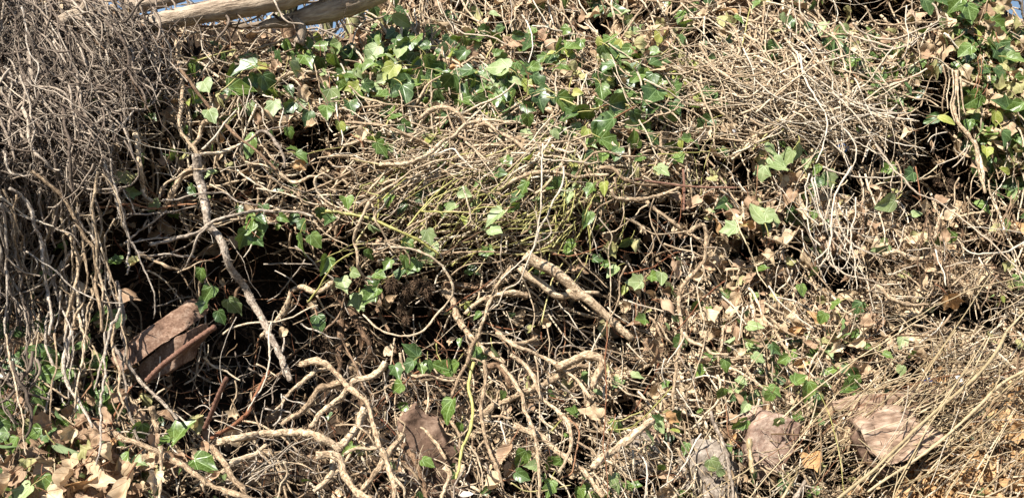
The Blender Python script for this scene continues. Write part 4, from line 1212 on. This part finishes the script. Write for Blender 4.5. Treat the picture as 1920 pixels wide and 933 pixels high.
leaf_batch(60, hz, 92, '', 22, 'can', -.14, .02, 'hollow_tan_leaves', 'tan dead leaves caught in front of the dark hollows', 't')
dC = lambda x, y: np.exp(-((x-60)/110)**2-((y-760)/130)**2)
leaf_batch(45, dC, 93, '', 34, 'can', .03, .12, 'corner_ivy_foliage', 'bright green ivy leaves at the foot of the hanging lower root curtain', 'm', dead=False, x0=-260, x1=330, y0=560, y1=1000)
leaf_batch(35, dC, 94, '', 36, 'can', .03, .12, 'corner_dark_foliage', 'dark green ivy leaves at the foot of the hanging lower root curtain', 'd', dead=False, x0=-260, x1=330, y0=560, y1=1000)
leaf_batch(150, lambda x, y: np.exp(-((x-130)/140)**2-((y-870)/80)**2), 95, '', 34, 'can', .02, .15, 'corner_brown_litter', 'curled brown leaves among the pile of big tan leaves', 'b', x0=-260, x1=420, y0=650, y1=1120)
# crumbled scraps
dS = lambda x, y: np.clip(.35*bil(GX, GY, L_, x, y) + .6*bil(GX, GY, F_, x, y), 0, 1)*(1-.88*np.clip(hollow(x, y), 0, 1))
leaf_batch(9000, dS, 71, '', 13, 'soil', .0, .08, 'crumbled_leaves', 'crumbled scraps of tan leaf lying on the soil', 't', .6, 1.0, rings=(0, 1.))
leaf_batch(7000, dS, 72, '', 11, 'soil', .0, .06, 'crumbled_brown_leaves', 'crumbled scraps of brown leaf lying on the soil', 'b', .6, 1.0, rings=(0, 1.))
leaf_batch(1800, lambda x, y: np.exp(-((x-1850)/130)**2-((y-880)/90)**2), 73, '', 22, 'can', -.03, .06, 'straw_litter', 'straw coloured leaf scraps heaped below the canes', 'n', .6, .8, rings=(0, 1.), x0=1500, y0=650, kinds=('long', 'long', 'soft'))
# counted dead leaves scattered on the mat
x, y, r = sample(140, lambda x, y: bil(GX, GY, L_, x, y)**1.5*can_d(x, y), 75, 0, 1920, 0, 933)
for i in range(len(x)):
    place_leaf(float(x[i]), float(y[i]), float(r.uniform(19, 29)), 'tttbbn'[int(r.integers(0, 6))], float(r.uniform(0, 360)), off=float(r.uniform(.02, .08)))

# ------------------------------------------------------------------ logs, stubs, stones, iron
b = NB('log_bark'); lc = b.attr('lc', 'Vector'); mp = b.n('ShaderNodeMapping'); mp.inputs['Scale'].default_value = (2., 2., 9.); b.l(lc, mp.inputs[0])
n1 = b.noise(mp.outputs[0], 2.2, 6, .65); n2 = b.noise(b.pos(), 9, 4)
f = b.math('ADD', b.math('MULTIPLY', n1, .6), b.math('MULTIPLY', n2, .4))
c_ = b.ramp(f, [(.30, (.08, .055, .035)), (.43, (.28, .21, .15)), (.56, (.46, .365, .27)), (.7, (.62, .53, .42))])
M['log'] = b.finish(c_, .85, b.bump(n1, .9, .012), .2)
b = NB('cut_wood'); n1 = b.noise(b.pos(), 60, 4)
M['cut'] = b.finish(b.ramp(n1, [(.3, (.30, .19, .10)), (.7, (.60, .44, .27))]), .8, b.bump(n1, .4, .002))
def log_part(name, pts, off, parent, mat='log', S=20, closed=True):
    """pts (x, y, radius) in photo pixels; off the height over the mat (m), may vary"""
    P = spline([(a, b_, r_) for a, b_, r_ in pts], 8); x, y = P[:, 0], P[:, 1]
    d = float(np.mean(bil(CX, CY, CT, x, np.maximum(y, 60)))) - off + 0*x
    W = world(x, y, d); rr = P[:, 2] * d / FPX * (1 + smooth_noise(sr, len(x), len(x)//5+3, .07))
    V, F, T, A = tubes(W[None], rr[None], S, np.array([.5]))
    r3 = np.random.default_rng(int(abs(pts[0][0])))
    V = V + (np.sin(V[:, :1]*47 + V[:, 2:3]*61)*np.sin(V[:, 1:2]*53 + V[:, :1]*23)) * .05*rr.mean() + r3.normal(size=V.shape)*.03*rr.mean()
    return obj(name, mesh_from(name, V, F, {'tint': T, 'lc': A}, [M[mat]]), parent)
def log_thing(label, parts, cat='log', name='fallen_log', grp=None):
    p0 = parts[0][1][0]
    t = empty(name, world(p0[0], p0[1], 2.8).tolist(), label, cat, grp); bpy.context.view_layer.update()
    for nm, pts, off, mat in parts:
        o = log_part(nm, pts, off, t, mat); o.matrix_parent_inverse = t.matrix_world.inverted()
    return t
log_thing("long smooth grey brown log lying across the bank top, rising to the right", [
    ('trunk', [(252, 54, 5), (286, 44, 13), (333, 34, 17), (400, 21, 20), (480, 8, 22), (560, -12, 22), (680, -50, 19)], .16, 'log'),
    ('branch', [(395, 34, 3), (420, 42, 5), (455, 50, 6), (492, 44, 4)], .05, 'log')])
log_thing("shorter pale log with a forked stub, lying right of the longer log", [
    ('trunk', [(488, 50, 6), (510, 44, 9), (545, 39, 13), (590, 27, 18), (640, 13, 21), (690, -10, 24), (760, -45, 26)], .16, 'log'),
    ('branch', [(556, 38, 8), (566, 50, 8), (565, 68, 9), (560, 82, 10)], .16, 'log')])
log_thing("pale rounded branch stub above the matted root curtain", [('trunk', [(172, -30, 9), (164, 5, 8), (150, 24, 9), (132, 34, 12), (114, 42, 11)], .1, 'log')], 'branch', 'broken_branch')
log_thing("dark grey log butt behind the roots left of the long log", [('trunk', [(232, 12, 14), (262, 8, 16), (300, 2, 15), (340, -12, 14)], -.06, 'log')], 'log', 'fallen_log')
log_thing("dark rotten stump standing under the forked pale log", [('trunk', [(538, 44, 12), (540, 62, 13), (546, 90, 14)], -.02, 'b')], 'stump', 'rotten_stump')
t = log_thing("longer thick cut stub pointing down to the right, striped with shadows", [
    ('stem', [(985, 476, 10.1), (1005, 492, 10.8), (1032, 504, 10.8), (1062, 527, 10.1), (1083, 547, 9.3), (1110, 567, 8.6), (1140, 594, 8.1), (1165, 618, 7.7), (1186, 636, 7.4)], .10, 't'),
    ('side_stub', [(1066, 540, 7.7), (1080, 556, 9.3), (1092, 552, 6.2)], .13, 't')], 'cut stem', 'cut_stub', 'pair of cut ivy stubs')
log_thing("bent shorter stub joining the straight one of the pair from below", [
    ('stem', [(975, 500, 6.2), (985, 514, 6.9), (1010, 528, 7.7), (1028, 543, 7.4), (1044, 554, 6.6), (1070, 553, 5.9), (1100, 548, 3.9), (1123, 549, 3.5)], .09, 't')], 'cut stem', 'cut_stub', 'pair of cut ivy stubs')

import bmesh
from mathutils import noise as mn
def chunk(name, poly, off, thick, mat, parent=None, tilt=(0, 1, .25), rough=.004, cuts=5, bev=.004, seed=0, offs=None):
    """a solid with the outline poly (photo pixels) at its own distance, thick metres deep into the bank"""
    cx = sum(p[0] for p in poly)/len(poly); cy = sum(p[1] for p in poly)/len(poly)
    d0 = float(bil(CX, CY, CT, cx, cy)) - off
    bm = bmesh.new()
    v = [bm.verts.new(world(p[0], p[1], d0 - (offs[i] if offs else 0)).tolist()) for i, p in enumerate(poly)]
    f0 = bm.faces.new(v)
    r_ = bmesh.ops.extrude_face_region(bm, geom=[f0])
    dv = Vector(tilt).normalized() * thick
    bmesh.ops.translate(bm, verts=[e for e in r_['geom'] if isinstance(e, bmesh.types.BMVert)], vec=dv)
    bmesh.ops.recalc_face_normals(bm, faces=bm.faces)
    bmesh.ops.bevel(bm, geom=list(bm.edges), offset=bev, segments=2, affect='EDGES', profile=.6)
    bmesh.ops.triangulate(bm, faces=bm.faces)
    for _ in range(cuts):
        es = [e for e in bm.edges if e.calc_length() > .012]
        if not es: break
        bmesh.ops.subdivide_edges(bm, edges=es, cuts=1); bmesh.ops.triangulate(bm, faces=bm.faces)
    bm.normal_update()
    for q in bm.verts:
        n_ = mn.fractal(q.co*14 + Vector((seed, 0, 0)), 1., 2., 4) ; n2_ = mn.noise(q.co*60 + Vector((0, seed, 0)))
        q.co += q.normal * (n_ * rough + n2_ * rough * .35)
    me = bpy.data.meshes.new(name); bm.to_mesh(me); bm.free(); me.materials.append(mat)
    for p in me.polygons: p.use_smooth = True
    o = obj(name, me, parent)
    if parent: o.matrix_parent_inverse = parent.matrix_world.inverted()
    return o
def stone(name, stops, sc_=30, bump=.8):
    b = NB(name); n1 = b.noise(b.pos(), sc_, 6, .7); n2 = b.noise(b.pos(), sc_*6, 3)
    f = b.math('ADD', b.math('MULTIPLY', n1, .7), b.math('MULTIPLY', n2, .3))
    return b.finish(b.ramp(f, stops), .9, b.bump(f, bump, .006), .15)
BR = stone('weathered_brick', [(.38, (.075, .042, .028)), (.5, (.16, .095, .064)), (.62, (.29, .20, .145))])
PINK = stone('pink_stone', [(.37, (.12, .072, .052)), (.5, (.25, .165, .125)), (.63, (.42, .32, .25))], 22)
GREY = stone('grey_stone', [(.35, (.08, .062, .048)), (.5, (.19, .155, .125)), (.65, (.36, .31, .26))], 24)
b = NB('weathered_wood'); mp = b.n('ShaderNodeMapping'); mp.inputs['Scale'].default_value = (18, 18, 90); mp.inputs['Rotation'].default_value = (0, R(-55), 0); b.l(b.pos(), mp.inputs[0])
n1 = b.noise(mp.outputs[0], 1.3, 5)
WOOD = b.finish(b.ramp(n1, [(.3, (.10, .06, .04)), (.5, (.27, .18, .125)), (.7, (.46, .35, .26))]), .85, b.bump(n1, .9, .004), .15)
WOODD = stone('rotten_bark', [(.35, (.05, .03, .02)), (.5, (.13, .08, .055)), (.68, (.26, .18, .13))], 18)
def tg(o, label, cat, group=None):
    o['label'] = label; o['category'] = cat
    if group: o['group'] = group
    return o
t = empty('broken_brick', world(290, 640, 2.15).tolist(), "reddish broken brick wedged at the mouth of the dark hollow", 'brick'); bpy.context.view_layer.update()
chunk('upper_face', [(206, 672), (264, 624), (312, 590), (336, 590), (350, 603), (345, 620), (300, 646), (254, 682), (226, 698)], .10, .12, BR, t, (.25, 1, .3), .006, seed=3, offs=[.05, .02, -.05, -.06, -.05, -.02, .03, .06, .07])
chunk('lower_piece', [(256, 688), (300, 648), (350, 620), (354, 646), (330, 672), (328, 690), (290, 712), (268, 716)], .07, .11, BR, t, (.2, 1, .1), .006, seed=5)
tg(chunk('bark_slab', [(748, 800), (776, 768), (790, 786), (822, 792), (836, 834), (872, 868), (880, 930), (852, 975), (798, 960), (762, 906), (764, 850)], -.01, .05, WOODD, seed=9, rough=.012), "weathered dark bark slab behind the cut stem cluster", 'bark')
tg(chunk('stone_slab', [(1408, 800), (1440, 775), (1468, 778), (1502, 796), (1490, 840), (1470, 880), (1420, 900), (1404, 850)], .08, .12, PINK, seed=11, tilt=(0, 1, -.1)), "pinkish stone slab half buried under dead leaves", 'stone')
t = empty('split_log', world(1690, 810, 1.9).tolist(), "split weathered log end under the olive canes", 'log'); bpy.context.view_layer.update()
chunk('cut_face', [(1612, 800), (1640, 775), (1680, 762), (1714, 764), (1722, 790), (1772, 812), (1762, 838), (1700, 862), (1662, 874), (1630, 850)], .13, .13, WOOD, t, (.2, 1, -.1), .007, seed=13, offs=[.03, 0, -.03, -.05, -.03, -.02, 0, .04, .05, .05])
chunk('bark', [(1606, 806), (1630, 852), (1664, 880), (1700, 868), (1702, 880), (1664, 896), (1622, 868), (1598, 822)], .11, .1, WOODD, t, (.2, 1, -.1), .006, seed=15)
tg(chunk('weathered_board', [(1560, 752), (1598, 742), (1700, 732), (1790, 728), (1800, 744), (1760, 764), (1700, 768), (1600, 770), (1566, 768)], .09, .06, WOOD, seed=17, tilt=(.1, 1, -.3)), "flat grey brown board lying behind the split log", 'board')
for lab, poly, m_, s_ in [
    ("rounded grey stone low between the stems right of the pale cut root", [(1182, 848), (1200, 838), (1226, 838), (1242, 856), (1246, 880), (1226, 898), (1196, 896), (1180, 876)], GREY, 21),
    ("broad pale grey stone at the foot of the bank", [(1282, 872), (1310, 850), (1350, 846), (1386, 866), (1396, 900), (1372, 930), (1310, 940), (1276, 915)], GREY, 23),
    ("small flat grey stone at the bottom beside the pale grey stone", [(1326, 922), (1352, 914), (1386, 918), (1392, 940), (1350, 950), (1322, 944)], GREY, 25),
    ("brown stone lump right of the elbow shaped root", [(1195, 830), (1220, 818), (1240, 830), (1236, 846), (1204, 850)], PINK, 27)]:
    tg(chunk('stone', poly, -.01, .07, m_, seed=s_, rough=.009, bev=.010), lab, 'stone', 'stones at the foot of the bank')
def scrap(label, poly, colr, off, rough_=.4, cat='scrap', name='plastic_scrap'):
    b = NB('scrap_' + str(int(poly[0][0]))); m_ = b.finish((*colr, 1), rough_, None, .5)
    tg(chunk(name, poly, off, .004, m_, bev=.0008, rough=.003, cuts=2, seed=poly[0][0]), label, cat)
scrap("small blue plastic scrap caught under the bleached twigs", [(1568, 270), (1580, 267), (1590, 276), (1586, 284), (1574, 283)], (.03, .09, .25), .03)
scrap("white plastic scrap beside the long cane", [(1791, 706), (1801, 704), (1808, 718), (1802, 722)], (.75, .75, .74), .1)
scrap("white paper scrap among the straw left of the split log", [(1570, 788), (1584, 782), (1583, 792), (1574, 797)], (.7, .7, .68), .06)
scrap("curved white plastic shard at the bottom of the stem cluster", [(861, 929), (868, 923), (880, 922), (888, 926), (880, 930), (868, 932)], (.6, .57, .52), .12)
scrap("dark blue plastic scrap under the fanned stalks", [(1722, 714), (1746, 708), (1752, 716), (1730, 722)], (.015, .03, .10), .06)
scrap("pale stone chip shining on the ledge right of the dark leaves", [(1373, 244), (1378, 242), (1381, 247), (1376, 250)], (.8, .78, .75), .08, cat='chip', name='stone_chip')

# ribbed iron bars
def rebar(label, pts, r, off):
    P = spline(pts, 3); n = len(P); x, y = P[:, 0], P[:, 1]
    d = float(bil(CX, CY, CT, x.mean(), y.mean())) - off + np.linspace(.03, -.03, n)
    W = world(x, y, d)[None]
    V, F, T, A = tubes(np.repeat(W, 1, 0), (r * d / FPX * np.where(np.arange(n) % 3 == 0, 1.16, .96))[None], 10, np.array([.5]))
    # slanting ribs
    k = np.arange(len(V)); V = V + 0
    tg(obj('rusty_bar', mesh_from('rusty_bar', V, F, {'tint': T, 'lc': A}, [M['iron']])), label, 'iron bar', 'rusty ribbed bars')
rebar("thick rusty ribbed bar leaning up in front of the broken brick", [(276, 713), (300, 688), (330, 664), (362, 640), (403, 612)], 5.2, .32)
rebar("upright rusty ribbed bar between the veined leaf and the dark hollow", [(384, 802), (396, 775), (410, 740), (425, 708)], 4.4, .28)
rebar("thin reddish bar lying level under the ledge", [(1190, 336), (1243, 343), (1300, 350), (1380, 352)], 1.9, .12)
rebar("short dark reddish bar standing behind the level one", [(1281, 318), (1283, 350), (1282, 395)], 2.4, .09)

# hairy root clump
def clump():
    r = np.random.default_rng(88)
    t = empty('root_clump', at(770, 545, .06).tolist(), "brown hairy root clump hanging above the dark hollow", 'root clump'); bpy.context.view_layer.update()
    for nm, cs in (('upper_tuft', [(735, 530, 16), (765, 540, 15), (800, 538, 17), (782, 528, 14)]), ('hanging_tuft', [(757, 560, 13), (752, 580, 11), (762, 597, 9)])):
        parts = []
        for cx, cy, s in cs:
            n = 340; d = r.normal(size=(n, 3)); d /= np.linalg.norm(d, axis=1, keepdims=True)
            c = at(cx, cy, .13); L = s/FPX*2.4 * r.uniform(.5, 1.15, n)
            tt = np.linspace(.1, 1, 6)
            P = c + d[:, None]*L[:, None, None]*tt[None, :, None] + r.normal(size=(n, 6, 3))*.0015
            P[:, :, 2] -= (tt**2)[None]*L[:, None]*.35
            parts.append(tubes(P, np.linspace(.0013, .0004, 6)[None]*np.ones((n, 1)), 3, r.uniform(.1, .8, n), False))
        o = obj(nm, tube_mesh(nm, parts, M['b']), t); o.matrix_parent_inverse = t.matrix_world.inverted()
clump()
